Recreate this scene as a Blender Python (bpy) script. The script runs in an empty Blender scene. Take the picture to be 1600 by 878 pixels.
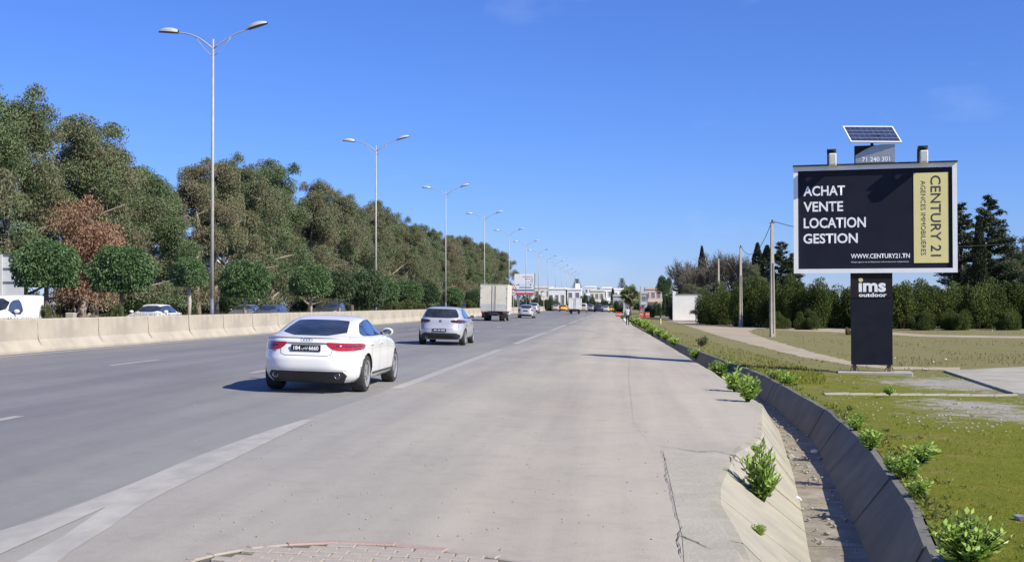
import bpy, bmesh, math, random
import numpy as np
from mathutils import Vector, Matrix
from mathutils.bvhtree import BVHTree
from mathutils.geometry import delaunay_2d_cdt

R = math.radians
SC = bpy.context.scene
COL = SC.collection
random.seed(7)
rng = np.random.default_rng(11)

# ------------------------------------------------------------------ camera, sky, sun, exposure
F = 1850.0                       # focal length in photo pixels (photo is 1600 x 878)
VPX, VPY = 968.0, 476.0          # vanishing point of the road, horizon row
YAW = math.atan((VPX - 800) / F)
PITCH = math.atan((VPY - 439) / F)
EYE = Vector((0.0, 0.0, 1.75))
cam_d = bpy.data.cameras.new('camera')
cam = bpy.data.objects.new('camera', cam_d)
COL.objects.link(cam)
cam.location = EYE
cam.rotation_euler = (math.pi / 2 + PITCH, 0, YAW)
cam_d.sensor_width = 36
cam_d.lens = F / 1600 * 36
cam_d.clip_start = 0.1
cam_d.clip_end = 9000
SC.camera = cam

SUN_EL = R(38)
SUN_DIR = Vector((0.875, -0.485, 0)).normalized()          # horizontal direction towards the sun
world = bpy.data.worlds.new('World')
SC.world = world
world.use_nodes = True
wn = world.node_tree
sky = wn.nodes.new('ShaderNodeTexSky')
sky.sky_type = 'NISHITA'
sky.sun_disc = False
sky.sun_elevation = SUN_EL
sky.sun_rotation = math.atan2(SUN_DIR.x, SUN_DIR.y)
sky.air_density = 1.1
sky.dust_density = 0.0
sky.ozone_density = 10.0
sky.altitude = 0
bgn = wn.nodes['Background']
tint = wn.nodes.new('ShaderNodeMix'); tint.data_type = 'RGBA'; tint.blend_type = 'MULTIPLY'; tint.inputs[0].default_value = 1.0
tint.inputs[7].default_value = (0.66, 0.74, 1.12, 1)            # the deep clean blue of that day, over the whole sky
wn.links.new(sky.outputs[0], tint.inputs[6])
wtc = wn.nodes.new('ShaderNodeTexCoord'); wmp = wn.nodes.new('ShaderNodeMapping'); wmp.inputs['Scale'].default_value = (5.0, 5.0, 13.0)
wns = wn.nodes.new('ShaderNodeTexNoise'); wns.inputs['Scale'].default_value = 1.0; wns.inputs['Detail'].default_value = 9; wns.inputs['Roughness'].default_value = 0.55
wn.links.new(wtc.outputs['Generated'], wmp.inputs[0]); wn.links.new(wmp.outputs[0], wns.inputs['Vector'])
wmr = wn.nodes.new('ShaderNodeMapRange'); wmr.inputs[1].default_value = 0.60; wmr.inputs[2].default_value = 0.85; wmr.inputs[4].default_value = 0.22
wn.links.new(wns.outputs[0], wmr.inputs[0])
wisp = wn.nodes.new('ShaderNodeMix'); wisp.data_type = 'RGBA'; wisp.inputs[7].default_value = (5.6, 6.4, 8.2, 1)      # thin high cloud
wn.links.new(wmr.outputs[0], wisp.inputs[0]); wn.links.new(tint.outputs[2], wisp.inputs[6])
wn.links.new(wisp.outputs[2], bgn.inputs[0])
bgn.inputs[1].default_value = 0.092
sun_d = bpy.data.lights.new('sun', 'SUN')
sun_d.energy = 4.4
sun_d.angle = R(0.53)
sun_d.color = (1.0, 0.95, 0.80)
sun = bpy.data.objects.new('sun', sun_d)
COL.objects.link(sun)
sv = Vector((SUN_DIR.x * math.cos(SUN_EL), SUN_DIR.y * math.cos(SUN_EL), math.sin(SUN_EL)))
sun.rotation_euler = sv.to_track_quat('Z', 'Y').to_euler()
sun.location = (40, -20, 60)
SC.view_settings.view_transform = 'Standard'
SC.view_settings.look = 'None'
SC.view_settings.gamma = 1
SC.view_settings.exposure = 0.6
SC.view_settings.use_curve_mapping = False
SC.render.engine = 'CYCLES'
SC.cycles.max_bounces = 6
SC.cycles.use_denoising = True

# ------------------------------------------------------------------ measuring helpers (photo pixel -> place)
_fw = Vector((-math.sin(YAW) * math.cos(PITCH), math.cos(YAW) * math.cos(PITCH), math.sin(PITCH)))
_rt = Vector((math.cos(YAW), math.sin(YAW), 0))
_up = _rt.cross(_fw)

def ray(px, py):
    return _fw * F + _rt * (px - 800) + _up * (439 - py)

def at(px, py, Y):
    """point where the ray of a photo pixel meets the plane at road distance Y"""
    d = ray(px, py)
    return EYE + d * (Y / d.y)

def road_z(X):
    return -0.04 * X if X > -4.2 else 0.168 + 0.023 * (-4.2 - X)

def ground(px, py, zf=0.0):
    """point on the ground (height zf, a number or a function of X) under a photo pixel"""
    d = ray(px, py)
    z = zf(0) if callable(zf) else zf
    for _ in range(12):
        p = EYE + d * ((z - EYE.z) / d.z)
        z = zf(p.x) if callable(zf) else zf
    return EYE + d * ((z - EYE.z) / d.z)

# ------------------------------------------------------------------ object helpers
def tag(o, label=None, cat=None, group=None, kind=None):
    if label: o['label'] = label
    if cat: o['category'] = cat
    if group: o['group'] = group
    if kind: o['kind'] = kind
    return o

def link(o, parent=None):
    COL.objects.link(o)
    if parent is not None: o.parent = parent
    return o

def empty(name, loc=(0, 0, 0), rz=0.0, label=None, cat=None, group=None):
    o = bpy.data.objects.new(name, None)
    o.empty_display_size = 0.3
    o.location = loc
    o.rotation_euler = (0, 0, rz)
    link(o)
    return tag(o, label, cat, group)

def obj(name, me, mat=None, parent=None, loc=None, rot=None, scale=None):
    o = bpy.data.objects.new(name, me)
    if mat is not None:
        if len(me.materials) == 0:
            me.materials.append(mat)
        elif me.materials[0] != mat:
            link(o, parent)
            o.material_slots[0].link = 'OBJECT'
            o.material_slots[0].material = mat
            if loc is not None: o.location = loc
            if rot is not None: o.rotation_euler = rot
            if scale is not None: o.scale = scale
            return o
    link(o, parent)
    if loc is not None: o.location = loc
    if rot is not None: o.rotation_euler = rot
    if scale is not None: o.scale = scale
    return o

def mesh(verts, faces, smooth=False, name='mesh'):
    me = bpy.data.meshes.new(name)
    me.from_pydata([tuple(v) for v in verts], [], [tuple(f) for f in faces])
    if smooth: me.polygons.foreach_set('use_smooth', [True] * len(me.polygons))
    me.update()
    return me

def fast_mesh(V, Fq, smooth=False, attrs=None):
    """numpy mesh: V (n,3), Fq (m,k) all faces with k corners"""
    me = bpy.data.meshes.new('mesh')
    n, (m, k) = len(V), Fq.shape
    me.vertices.add(n)
    me.vertices.foreach_set('co', np.ascontiguousarray(V, np.float32).ravel())
    me.loops.add(m * k)
    me.loops.foreach_set('vertex_index', np.ascontiguousarray(Fq, np.int32).ravel())
    me.polygons.add(m)
    me.polygons.foreach_set('loop_start', np.arange(0, m * k, k, dtype=np.int32))
    if smooth: me.polygons.foreach_set('use_smooth', np.ones(m, bool))
    me.update(calc_edges=True)
    for an, av in (attrs or {}).items():
        a = me.attributes.new(an, 'FLOAT', 'POINT')
        a.data.foreach_set('value', np.ascontiguousarray(av, np.float32))
    me.validate()
    return me

class MB:
    """collects boxes, tubes and lathes into one mesh"""
    def __init__(s): s.v, s.f = [], []
    def add(s, v, f):
        b = len(s.v); s.v += [Vector(p) for p in v]; s.f += [tuple(i + b for i in q) for q in f]; return s
    def box(s, c, d, rz=0.0, rx=0.0, ry=0.0):
        m = Matrix.Rotation(rz, 3, 'Z') @ Matrix.Rotation(ry, 3, 'Y') @ Matrix.Rotation(rx, 3, 'X')
        v = [Vector(c) + m @ Vector((x * d[0] / 2, y * d[1] / 2, z * d[2] / 2)) for x in (-1, 1) for y in (-1, 1) for z in (-1, 1)]
        return s.add(v, [(0, 1, 3, 2), (4, 6, 7, 5), (0, 4, 5, 1), (2, 3, 7, 6), (0, 2, 6, 4), (1, 5, 7, 3)])
    def tube(s, pts, rad, k=8, cap=True):
        pts = [Vector(p) for p in pts]
        if not hasattr(rad, '__len__'): rad = [rad] * len(pts)
        b = len(s.v); a = None
        for i, p in enumerate(pts):
            t = (pts[min(i + 1, len(pts) - 1)] - pts[max(i - 1, 0)])
            t = t.normalized() if t.length > 1e-9 else Vector((0, 0, 1))
            if a is None:
                a = t.orthogonal().normalized()
            else:
                a = (a - t * a.dot(t))
                a = a.normalized() if a.length > 1e-6 else t.orthogonal().normalized()
            c = t.cross(a)
            for j in range(k):
                g = 2 * math.pi * j / k
                s.v.append(p + (a * math.cos(g) + c * math.sin(g)) * rad[i])
        for i in range(len(pts) - 1):
            for j in range(k):
                q = (j + 1) % k
                s.f.append((b + i * k + j, b + i * k + q, b + (i + 1) * k + q, b + (i + 1) * k + j))
        if cap:
            s.f.append(tuple(b + j for j in range(k - 1, -1, -1)))
            s.f.append(tuple(b + (len(pts) - 1) * k + j for j in range(k)))
        return s
    def lathe(s, prof, k=24, axis='Z', c=(0, 0, 0)):
        b = len(s.v)
        for (r, h) in prof:
            for j in range(k):
                g = 2 * math.pi * j / k
                x, y = r * math.cos(g), r * math.sin(g)
                p = {'Z': (x, y, h), 'X': (h, x, y), 'Y': (x, h, y)}[axis]
                s.v.append(Vector(c) + Vector(p))
        for i in range(len(prof) - 1):
            for j in range(k):
                q = (j + 1) % k
                s.f.append((b + i * k + j, b + i * k + q, b + (i + 1) * k + q, b + (i + 1) * k + j))
        s.f.append(tuple(b + j for j in range(k - 1, -1, -1)))
        s.f.append(tuple(b + (len(prof) - 1) * k + j for j in range(k)))
        return s
    def build(s, name, mat, parent=None, smooth=False, **kw):
        return obj(name, s.mesh(smooth), mat, parent, **kw)
    def mesh(s, smooth=False):
        return mesh(s.v, s.f, smooth)

def bevel(me, w=0.01, seg=2):
    bm = bmesh.new(); bm.from_mesh(me)
    bmesh.ops.bevel(bm, geom=list(bm.edges), offset=w, segments=seg, affect='EDGES', profile=0.5)
    bm.to_mesh(me); bm.free()
    return me

def text_mesh(s, bold=0.0, ext=0.0):
    """lettering as a mesh, fitted into the unit square (x right, y up)"""
    cu = bpy.data.curves.new('t', 'FONT')
    cu.body = s; cu.offset = bold; cu.extrude = ext; cu.resolution_u = 3
    o = bpy.data.objects.new('t', cu); COL.objects.link(o)
    bpy.context.view_layer.update()
    me = bpy.data.meshes.new_from_object(o.evaluated_get(bpy.context.evaluated_depsgraph_get()))
    bpy.data.objects.remove(o); bpy.data.curves.remove(cu)
    n = len(me.vertices); co = np.empty(n * 3, np.float32); me.vertices.foreach_get('co', co); co = co.reshape(-1, 3)
    lo, hi = co[:, :2].min(0), co[:, :2].max(0)
    co[:, :2] = (co[:, :2] - lo) / (hi - lo)
    me.vertices.foreach_set('co', co.ravel()); me.update()
    me.materials.clear()
    return me

def text_on(name, s, x0, x1, z0, z1, y, mat, parent, bold=0.0, turn=False):
    """flat lettering on a surface that faces local -y; turn = reads downwards"""
    me = text_mesh(s, bold)
    for v in me.vertices:
        a, b = v.co.x, v.co.y
        v.co = (x0 + (x1 - x0) * b, y, z1 - (z1 - z0) * a) if turn else (x0 + (x1 - x0) * a, y, z0 + (z1 - z0) * b)
    me.update()
    return obj(name, me, mat, parent)

# ------------------------------------------------------------------ materials
MATS = {}
def nodes(name):
    m = bpy.data.materials.new(name); m.use_nodes = True
    MATS[name] = m
    return m, m.node_tree.nodes, m.node_tree.links, m.node_tree.nodes['Principled BSDF']

def mix(nt, fac, a, b):
    n = nt.nodes.new('ShaderNodeMix'); n.data_type = 'RGBA'
    for s, v in ((0, fac), (6, a), (7, b)):
        if hasattr(v, 'is_linked'): nt.links.new(v, n.inputs[s])
        else: n.inputs[s].default_value = v if s == 0 else (*v[:3], 1)
    return n.outputs[2]

def noise(nt, scale, detail=6, vec=None, rough=0.6, lo=None, hi=None, dist=0.0):
    n = nt.nodes.new('ShaderNodeTexNoise'); n.inputs['Scale'].default_value = scale
    n.inputs['Detail'].default_value = detail; n.inputs['Roughness'].default_value = rough
    n.inputs['Distortion'].default_value = dist
    if vec is not None: nt.links.new(vec, n.inputs['Vector'])
    if lo is None: return n.outputs[0]
    r = nt.nodes.new('ShaderNodeMapRange'); r.inputs[1].default_value = lo; r.inputs[2].default_value = hi
    nt.links.new(n.outputs[0], r.inputs[0])
    return r.outputs[0]

def coords(nt, scale=(1, 1, 1)):
    t = nt.nodes.new('ShaderNodeTexCoord')
    m = nt.nodes.new('ShaderNodeMapping'); m.inputs['Scale'].default_value = scale
    nt.links.new(t.outputs['Object'], m.inputs[0])
    return m.outputs[0]

def M(name, c1, c2=None, scale=4.0, rough=0.75, metal=0.0, bump=0.0, bscale=40.0, lo=0.35, hi=0.65, stretch=(1, 1, 1),
      c3=None, s3=1.0, coat=0.0, spec=0.5, emit=None):
    m, nd, lk, b = nodes(name); nt = m.node_tree
    b.inputs['Roughness'].default_value = rough; b.inputs['Metallic'].default_value = metal
    b.inputs['Coat Weight'].default_value = coat; b.inputs['Coat Roughness'].default_value = 0.06
    b.inputs['Specular IOR Level'].default_value = spec
    v = coords(nt, stretch)
    if c2 is None: c2 = tuple(x * 0.9 for x in c1)
    c = mix(nt, noise(nt, scale, 8, v, lo=lo, hi=hi), c1, c2)
    if c3 is not None: c = mix(nt, noise(nt, s3, 5, v, lo=0.5, hi=0.72), c, c3)
    lk.new(c, b.inputs['Base Color'])
    if bump:
        bp = nd.new('ShaderNodeBump'); bp.inputs['Strength'].default_value = bump; bp.inputs['Distance'].default_value = 0.02
        lk.new(noise(nt, bscale, 6, v), bp.inputs['Height']); lk.new(bp.outputs[0], b.inputs['Normal'])
    if emit:
        b.inputs['Emission Color'].default_value = (*c1, 1); b.inputs['Emission Strength'].default_value = emit
    return m

def foliage(name, cols, trans=0.16, rough=0.6, spec=0.3):
    """leaf colour picked by the per-leaf 'rnd' attribute, drifting a little from plant to plant"""
    m, nd, lk, b = nodes(name); nt = m.node_tree
    at_ = nd.new('ShaderNodeAttribute'); at_.attribute_name = 'rnd'
    oi = nd.new('ShaderNodeObjectInfo')
    ad = nd.new('ShaderNodeMath'); ad.operation = 'MULTIPLY_ADD'; ad.inputs[1].default_value = 0.34; 
    lk.new(oi.outputs['Random'], ad.inputs[0])
    mu = nd.new('ShaderNodeMath'); mu.operation = 'MULTIPLY'; mu.inputs[1].default_value = 0.72
    lk.new(at_.outputs['Fac'], mu.inputs[0]); lk.new(mu.outputs[0], ad.inputs[2])
    cr = nd.new('ShaderNodeValToRGB'); lk.new(ad.outputs[0], cr.inputs[0])
    e = cr.color_ramp.elements
    while len(e) < len(cols): e.new(0.5)
    for i, c in enumerate(cols):
        e[i].position = i / (len(cols) - 1); e[i].color = (*c, 1)
    lk.new(cr.outputs[0], b.inputs['Base Color'])
    b.inputs['Roughness'].default_value = rough; b.inputs['Specular IOR Level'].default_value = spec
    tr = nd.new('ShaderNodeBsdfTranslucent'); lk.new(cr.outputs[0], tr.inputs[0])
    mx = nd.new('ShaderNodeMixShader'); mx.inputs[0].default_value = trans
    lk.new(b.outputs[0], mx.inputs[1]); lk.new(tr.outputs[0], mx.inputs[2])
    lk.new(mx.outputs[0], nd['Material Output'].inputs[0])
    return m

def paved(name, base, base2, dust, streak, dust_lo, dust_hi, bump=0.25, side=None):
    """asphalt: fine aggregate, long wheel streaks, patches of pale dust, stains"""
    m, nd, lk, b = nodes(name); nt = m.node_tree
    v = coords(nt); vs = coords(nt, (1.0, 0.03, 1.0))
    c = mix(nt, noise(nt, 90, 3, v, lo=0.35, hi=0.65), base, base2)
    if side:                                        # dust that has drifted over from one side (x0 none .. x1 full)
        x0, x1, col = side
        sx = nd.new('ShaderNodeSeparateXYZ'); lk.new(v, sx.inputs[0])
        nn = nd.new('ShaderNodeMath'); nn.operation = 'MULTIPLY_ADD'; nn.inputs[1].default_value = 2.6; lk.new(noise(nt, 0.5, 8, coords(nt, (1, 0.25, 1)), rough=0.7), nn.inputs[0]); lk.new(sx.outputs[0], nn.inputs[2])
        mr = nd.new('ShaderNodeMapRange'); mr.inputs[1].default_value = x0 + 1.3; mr.inputs[2].default_value = x1 + 1.3; lk.new(nn.outputs[0], mr.inputs[0])
        c = mix(nt, mr.outputs[0], c, mix(nt, noise(nt, 80, 4, v, lo=0.3, hi=0.7), tuple(x * 0.90 for x in col), tuple(x * 1.06 for x in col)))
    def over(fac, k, amt):
        """darken or lighten what lies below by factor k"""
        n = nt.nodes.new('ShaderNodeMix'); n.data_type = 'RGBA'; n.blend_type = 'MULTIPLY'
        q = nd.new('ShaderNodeMath'); q.operation = 'MULTIPLY'; q.inputs[1].default_value = amt; lk.new(fac, q.inputs[0]); lk.new(q.outputs[0], n.inputs[0])
        lk.new(c, n.inputs[6]); n.inputs[7].default_value = (*k, 1)
        return n.outputs[2]
    c = over(noise(nt, 1.1, 5, vs, lo=0.42, hi=0.66), (0.84, 0.845, 0.86), 1.0)
    c = over(noise(nt, 0.35, 9, v, lo=dust_lo, hi=dust_hi), (1.13, 1.11, 1.07), 1.0)
    c = over(noise(nt, 2.6, 10, v, rough=0.78, lo=0.50, hi=0.78), (0.80, 0.79, 0.78), 0.9)
    c = over(noise(nt, 0.16, 7, coords(nt, (1.0, 0.35, 1.0)), lo=0.46, hi=0.62, dist=1.2), (0.87, 0.87, 0.88), 1.0)
    c = over(noise(nt, 14, 8, v, rough=0.75, lo=0.58, hi=0.80), (0.72, 0.71, 0.70), 0.8)
    c = over(noise(nt, 170, 2, v, lo=0.60, hi=0.74), (0.55, 0.54, 0.53), 0.9)
    c = over(noise(nt, 150, 2, coords(nt, (1.1, 0.9, 1)), lo=0.62, hi=0.74), (1.25, 1.24, 1.22), 0.9)
    lk.new(c, b.inputs['Base Color'])
    b.inputs['Roughness'].default_value = 0.82; b.inputs['Specular IOR Level'].default_value = 0.35
    bp = nd.new('ShaderNodeBump'); bp.inputs['Strength'].default_value = bump; bp.inputs['Distance'].default_value = 0.014
    lk.new(noise(nt, 55, 6, v), bp.inputs['Height']); lk.new(bp.outputs[0], b.inputs['Normal'])
    return m

ASPHALT = paved('asphalt', (0.200, 0.194, 0.200), (0.232, 0.225, 0.230), (0.245, 0.232, 0.215), (0.168, 0.164, 0.170), 0.5, 0.8, side=(-8.5, -3.8, (0.275, 0.265, 0.252)))
SHOULDER = paved('dusty_asphalt', (0.275, 0.262, 0.243), (0.315, 0.30, 0.278), (0.37, 0.332, 0.278), (0.285, 0.266, 0.236), 0.42, 0.75, side=(-4.4, -0.9, (0.44, 0.39, 0.318)))
def worn_paint():
    m, nd, lk, b = nodes('worn_road_paint'); nt = m.node_tree
    v = coords(nt); vs = coords(nt, (1, 0.2, 1))
    c = mix(nt, noise(nt, 22, 8, vs, rough=0.75, lo=0.42, hi=0.66), (0.40, 0.378, 0.345), (0.285, 0.27, 0.255))
    c = mix(nt, noise(nt, 1.2, 4, v, lo=0.5, hi=0.75), c, (0.34, 0.32, 0.295))
    lk.new(c, b.inputs['Base Color']); b.inputs['Roughness'].default_value = 0.8
    return m
PAINT = worn_paint()
FADED = M('faded_road_paint', (0.42, 0.395, 0.35), (0.33, 0.312, 0.285), 5, 0.85, c3=(0.30, 0.285, 0.265), s3=1.4, stretch=(1, .4, 1))
BARRIER = M('barrier_concrete', (0.44, 0.385, 0.305), (0.37, 0.325, 0.26), 1.6, 0.9, bump=0.3, bscale=25, c3=(0.33, 0.29, 0.235), s3=0.8)
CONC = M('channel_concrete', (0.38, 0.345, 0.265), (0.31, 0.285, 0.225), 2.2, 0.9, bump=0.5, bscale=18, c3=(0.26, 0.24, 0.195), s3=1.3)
CONC_SHADE = M('shaded_concrete', (0.165, 0.155, 0.13), (0.125, 0.12, 0.102), 2.0, 0.9, bump=0.5, bscale=18, c3=(0.20, 0.185, 0.155), s3=1.1)  # darkened copy of the channel concrete, shade put into its colour
APRON = M('apron_concrete', (0.40, 0.358, 0.288), (0.35, 0.315, 0.255), 3.0, 0.9, bump=0.5, bscale=22, c3=(0.43, 0.385, 0.31), s3=0.8)
SILT = M('channel_silt', (0.32, 0.27, 0.195), (0.20, 0.175, 0.13), 3.0, 0.95, bump=0.8, bscale=14, c3=(0.36, 0.33, 0.28), s3=2.5)
SOIL = M('soil', (0.15, 0.12, 0.085), (0.10, 0.085, 0.06), 3, 0.95, bump=0.6, bscale=12)
DIRT = M('dirt_track', (0.40, 0.325, 0.225), (0.335, 0.27, 0.18), 0.6, 0.95, bump=0.4, bscale=10, c3=(0.44, 0.37, 0.27), s3=0.25)
CRACK = M('crack_dark', (0.08, 0.07, 0.06), (0.14, 0.125, 0.11), 8, 0.95)
KERB = M('old_kerb_concrete', (0.42, 0.39, 0.33), (0.33, 0.31, 0.26), 3, 0.9, bump=0.4)
SLABM = M('parking_concrete', (0.42, 0.385, 0.32), (0.33, 0.305, 0.25), 1.6, 0.9, bump=0.3, c3=(0.27, 0.25, 0.19), s3=0.7)
PAVER = M('paver_clay', (0.385, 0.335, 0.285), (0.34, 0.29, 0.245), 9, 0.9, bump=0.5, bscale=70, c3=(0.42, 0.385, 0.34), s3=4)
PAVER_R = M('paver_red', (0.41, 0.30, 0.26), (0.36, 0.26, 0.22), 9, 0.9, bump=0.5, bscale=70)

def field_mat():
    m, nd, lk, b = nodes('field_turf'); nt = m.node_tree
    v = coords(nt)
    g = mix(nt, noise(nt, 3.0, 8, v, rough=0.7, lo=0.35, hi=0.65), (0.118, 0.140, 0.006), (0.175, 0.175, 0.012))
    g = mix(nt, noise(nt, 0.7, 8, v, rough=0.7, lo=0.50, hi=0.66), g, (0.20, 0.175, 0.035))
    g = mix(nt, noise(nt, 14, 8, v, rough=0.8, lo=0.52, hi=0.75), g, (0.07, 0.078, 0.006))
    dry = mix(nt, noise(nt, 2.2, 8, v, rough=0.7, lo=0.3, hi=0.7), (0.235, 0.20, 0.095), (0.18, 0.17, 0.06))
    a = nd.new('ShaderNodeAttribute'); a.attribute_name = 'dry'
    n1 = noise(nt, 0.55, 8, v, rough=0.65)
    s = nd.new('ShaderNodeMath'); s.operation = 'ADD'; lk.new(a.outputs['Fac'], s.inputs[0]); lk.new(n1, s.inputs[1])
    r = nd.new('ShaderNodeMapRange'); r.inputs[1].default_value = 0.85; r.inputs[2].default_value = 1.15; lk.new(s.outputs[0], r.inputs[0])
    c = mix(nt, r.outputs[0], g, dry)
    gr = mix(nt, noise(nt, 30, 6, v, lo=0.3, hi=0.7), (0.30, 0.275, 0.23), (0.38, 0.35, 0.31))
    a2 = nd.new('ShaderNodeAttribute'); a2.attribute_name = 'gravel'
    n2 = noise(nt, 1.6, 10, v, rough=0.75)
    s2 = nd.new('ShaderNodeMath'); s2.operation = 'ADD'; lk.new(a2.outputs['Fac'], s2.inputs[0]); lk.new(n2, s2.inputs[1])
    r2 = nd.new('ShaderNodeMapRange'); r2.inputs[1].default_value = 0.92; r2.inputs[2].default_value = 1.08; lk.new(s2.outputs[0], r2.inputs[0])
    c = mix(nt, r2.outputs[0], c, gr)
    lk.new(c, b.inputs['Base Color']); b.inputs['Roughness'].default_value = 0.95; b.inputs['Specular IOR Level'].default_value = 0.2
    bp = nd.new('ShaderNodeBump'); bp.inputs['Strength'].default_value = 0.8; bp.inputs['Distance'].default_value = 0.05
    lk.new(noise(nt, 9, 8, v, rough=0.7), bp.inputs['Height']); lk.new(bp.outputs[0], b.inputs['Normal'])
    return m
FIELD = field_mat()
EARTH = M('far_ground', (0.15, 0.14, 0.07), (0.20, 0.17, 0.10), 0.05, 0.95)
MEDIAN = M('median_soil', (0.17, 0.14, 0.075), (0.12, 0.11, 0.055), 2.0, 0.95, bump=0.6)

EUC = foliage('eucalyptus_leaf', [(0.064, 0.091, 0.039), (0.119, 0.158, 0.070), (0.153, 0.174, 0.087), (0.199, 0.182, 0.107), (0.207, 0.163, 0.107)])
EUC2 = foliage('eucalyptus_leaf_green', [(0.066, 0.104, 0.045), (0.115, 0.164, 0.070), (0.151, 0.198, 0.093), (0.172, 0.192, 0.099), (0.198, 0.175, 0.113)])
EUC3 = foliage('eucalyptus_leaf_brown', [(0.077, 0.104, 0.047), (0.133, 0.172, 0.078), (0.168, 0.186, 0.098), (0.204, 0.189, 0.108), (0.218, 0.198, 0.120)])
DEAD = foliage('dead_leaf', [(0.153, 0.083, 0.048), (0.251, 0.141, 0.085), (0.328, 0.199, 0.130), (0.361, 0.232, 0.162)], 0.1)
FICUS = foliage('ficus_leaf', [(0.040, 0.075, 0.026), (0.070, 0.128, 0.045), (0.101, 0.171, 0.063), (0.139, 0.209, 0.090)], 0.16, 0.5, 0.35)
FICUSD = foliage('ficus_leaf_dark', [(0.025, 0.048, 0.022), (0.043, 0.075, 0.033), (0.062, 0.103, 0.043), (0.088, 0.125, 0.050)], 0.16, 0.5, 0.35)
SHRUB = foliage('shrub_leaf', [(0.032, 0.048, 0.010), (0.058, 0.086, 0.016), (0.085, 0.117, 0.023), (0.112, 0.134, 0.029)], 0.25)
OLE = foliage('oleander_leaf', [(0.062, 0.088, 0.025), (0.106, 0.131, 0.043), (0.144, 0.156, 0.056)], 0.25)
PINE = foliage('pine_needle', [(0.025, 0.037, 0.018), (0.046, 0.062, 0.030), (0.071, 0.085, 0.041)], 0.1)
CYP = foliage('cypress_leaf', [(0.020, 0.030, 0.012), (0.036, 0.050, 0.020), (0.052, 0.064, 0.028)], 0.1)
WEED = foliage('weed_leaf', [(0.161, 0.267, 0.038), (0.248, 0.381, 0.059), (0.325, 0.457, 0.086), (0.381, 0.477, 0.120)], 0.3, 0.45, 0.5)
WEED2 = foliage('ground_cover_leaf', [(0.09, 0.12, 0.02), (0.14, 0.18, 0.03), (0.20, 0.22, 0.05), (0.24, 0.20, 0.09)], 0.25)
GRASS = foliage('turf_blade', [(0.095, 0.120, 0.006), (0.147, 0.178, 0.009), (0.200, 0.210, 0.016), (0.235, 0.222, 0.027)], 0.3)
DRYG = foliage('dry_grass_blade', [(0.138, 0.121, 0.046), (0.218, 0.178, 0.081), (0.276, 0.224, 0.115)], 0.3)
PALM = foliage('palm_frond', [(0.077, 0.105, 0.031), (0.140, 0.168, 0.056), (0.224, 0.210, 0.098)], 0.2)
BARK = M('bark', (0.20, 0.165, 0.125), (0.12, 0.095, 0.07), 5, 0.95, bump=0.6, bscale=20, stretch=(1, 1, 0.25))
BARKP = M('pale_bark', (0.34, 0.28, 0.22), (0.22, 0.18, 0.14), 3, 0.95, bump=0.5, stretch=(1, 1, 0.25))
TWIG = M('grey_twig', (0.17, 0.15, 0.125), (0.12, 0.105, 0.09), 3, 0.95)
LIME = M('limewashed_bark', (0.48, 0.44, 0.37), (0.34, 0.30, 0.25), 6, 0.95, bump=0.4)

STEEL = M('galvanised_steel', (0.44, 0.42, 0.37), (0.36, 0.345, 0.31), 3, 0.55, 0.1)
STEELD = M('dark_base_steel', (0.17, 0.18, 0.22), (0.12, 0.13, 0.16), 4, 0.6, 0.2)
LAMPTOP = M('lamp_housing', (0.50, 0.51, 0.52), (0.40, 0.41, 0.43), 6, 0.45, 0.1)
LAMPGL = M('lamp_underside', (0.035, 0.037, 0.045), (0.06, 0.06, 0.07), 8, 0.3)
BLACK = M('black_plastic', (0.018, 0.018, 0.02), (0.028, 0.028, 0.03), 12, 0.5)
RUBBER = M('tyre_rubber', (0.028, 0.027, 0.026), (0.045, 0.043, 0.04), 9, 0.85, bump=0.2, bscale=80)
RIM = M('alloy_rim', (0.40, 0.40, 0.41), (0.32, 0.32, 0.33), 9, 0.35, 0.35)
CHROME = M('chrome', (0.72, 0.72, 0.73), (0.62, 0.62, 0.64), 9, 0.14, 1.0)
REDLAMP = M('red_lamp_lens', (0.42, 0.020, 0.020), (0.27, 0.010, 0.012), 14, 0.12, coat=1.0)
REDDK = M('dark_red_lamp_lens', (0.085, 0.014, 0.020), (0.045, 0.010, 0.014), 14, 0.12, coat=1.0)
WHITELAMP = M('clear_lamp_lens', (0.55, 0.56, 0.58), (0.40, 0.41, 0.43), 20, 0.12, coat=1.0)
GLASS = M('tinted_car_glass', (0.014, 0.019, 0.028), (0.040, 0.046, 0.056), 2.6, 0.06, coat=0.0, spec=0.5)
GLASSB = M('side_car_glass', (0.055, 0.080, 0.14), (0.04, 0.06, 0.11), 1.4, 0.05, coat=1.0, spec=0.8)
PLATE = M('plate_black', (0.012, 0.012, 0.014), (0.02, 0.02, 0.022), 20, 0.4)
LETTER = M('letter_white', (0.90, 0.90, 0.90), (0.85, 0.85, 0.87), 8, 0.6)
SEAM = M('panel_gap', (0.05, 0.05, 0.055), (0.08, 0.08, 0.085), 8, 0.7)
def paint(name, c, metal=0.0, rough=0.32, dust=0.12):
    d = tuple(x * (1 - dust) + 0.30 * dust for x in c)
    return M(name, c, d, 2.2, rough, metal, coat=0.8, lo=0.4, hi=0.75)
P_WHITE = paint('white_car_paint', (0.78, 0.765, 0.735), dust=0.05)
P_SILVER = paint('silver_car_paint', (0.52, 0.52, 0.53), 0.3, 0.33)
P_GREY = paint('grey_car_paint', (0.24, 0.25, 0.27), 0.4)
P_LGREY = paint('pale_grey_car_paint', (0.52, 0.52, 0.55), 0.3)
P_NAVY = paint('navy_car_paint', (0.03, 0.04, 0.085), 0.2)
P_BLUE = paint('slate_blue_car_paint', (0.085, 0.12, 0.21), 0.3)
P_DARK = paint('charcoal_car_paint', (0.05, 0.055, 0.065), 0.3)
P_YELLOW = paint('taxi_yellow_paint', (0.80, 0.42, 0.03))
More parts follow.
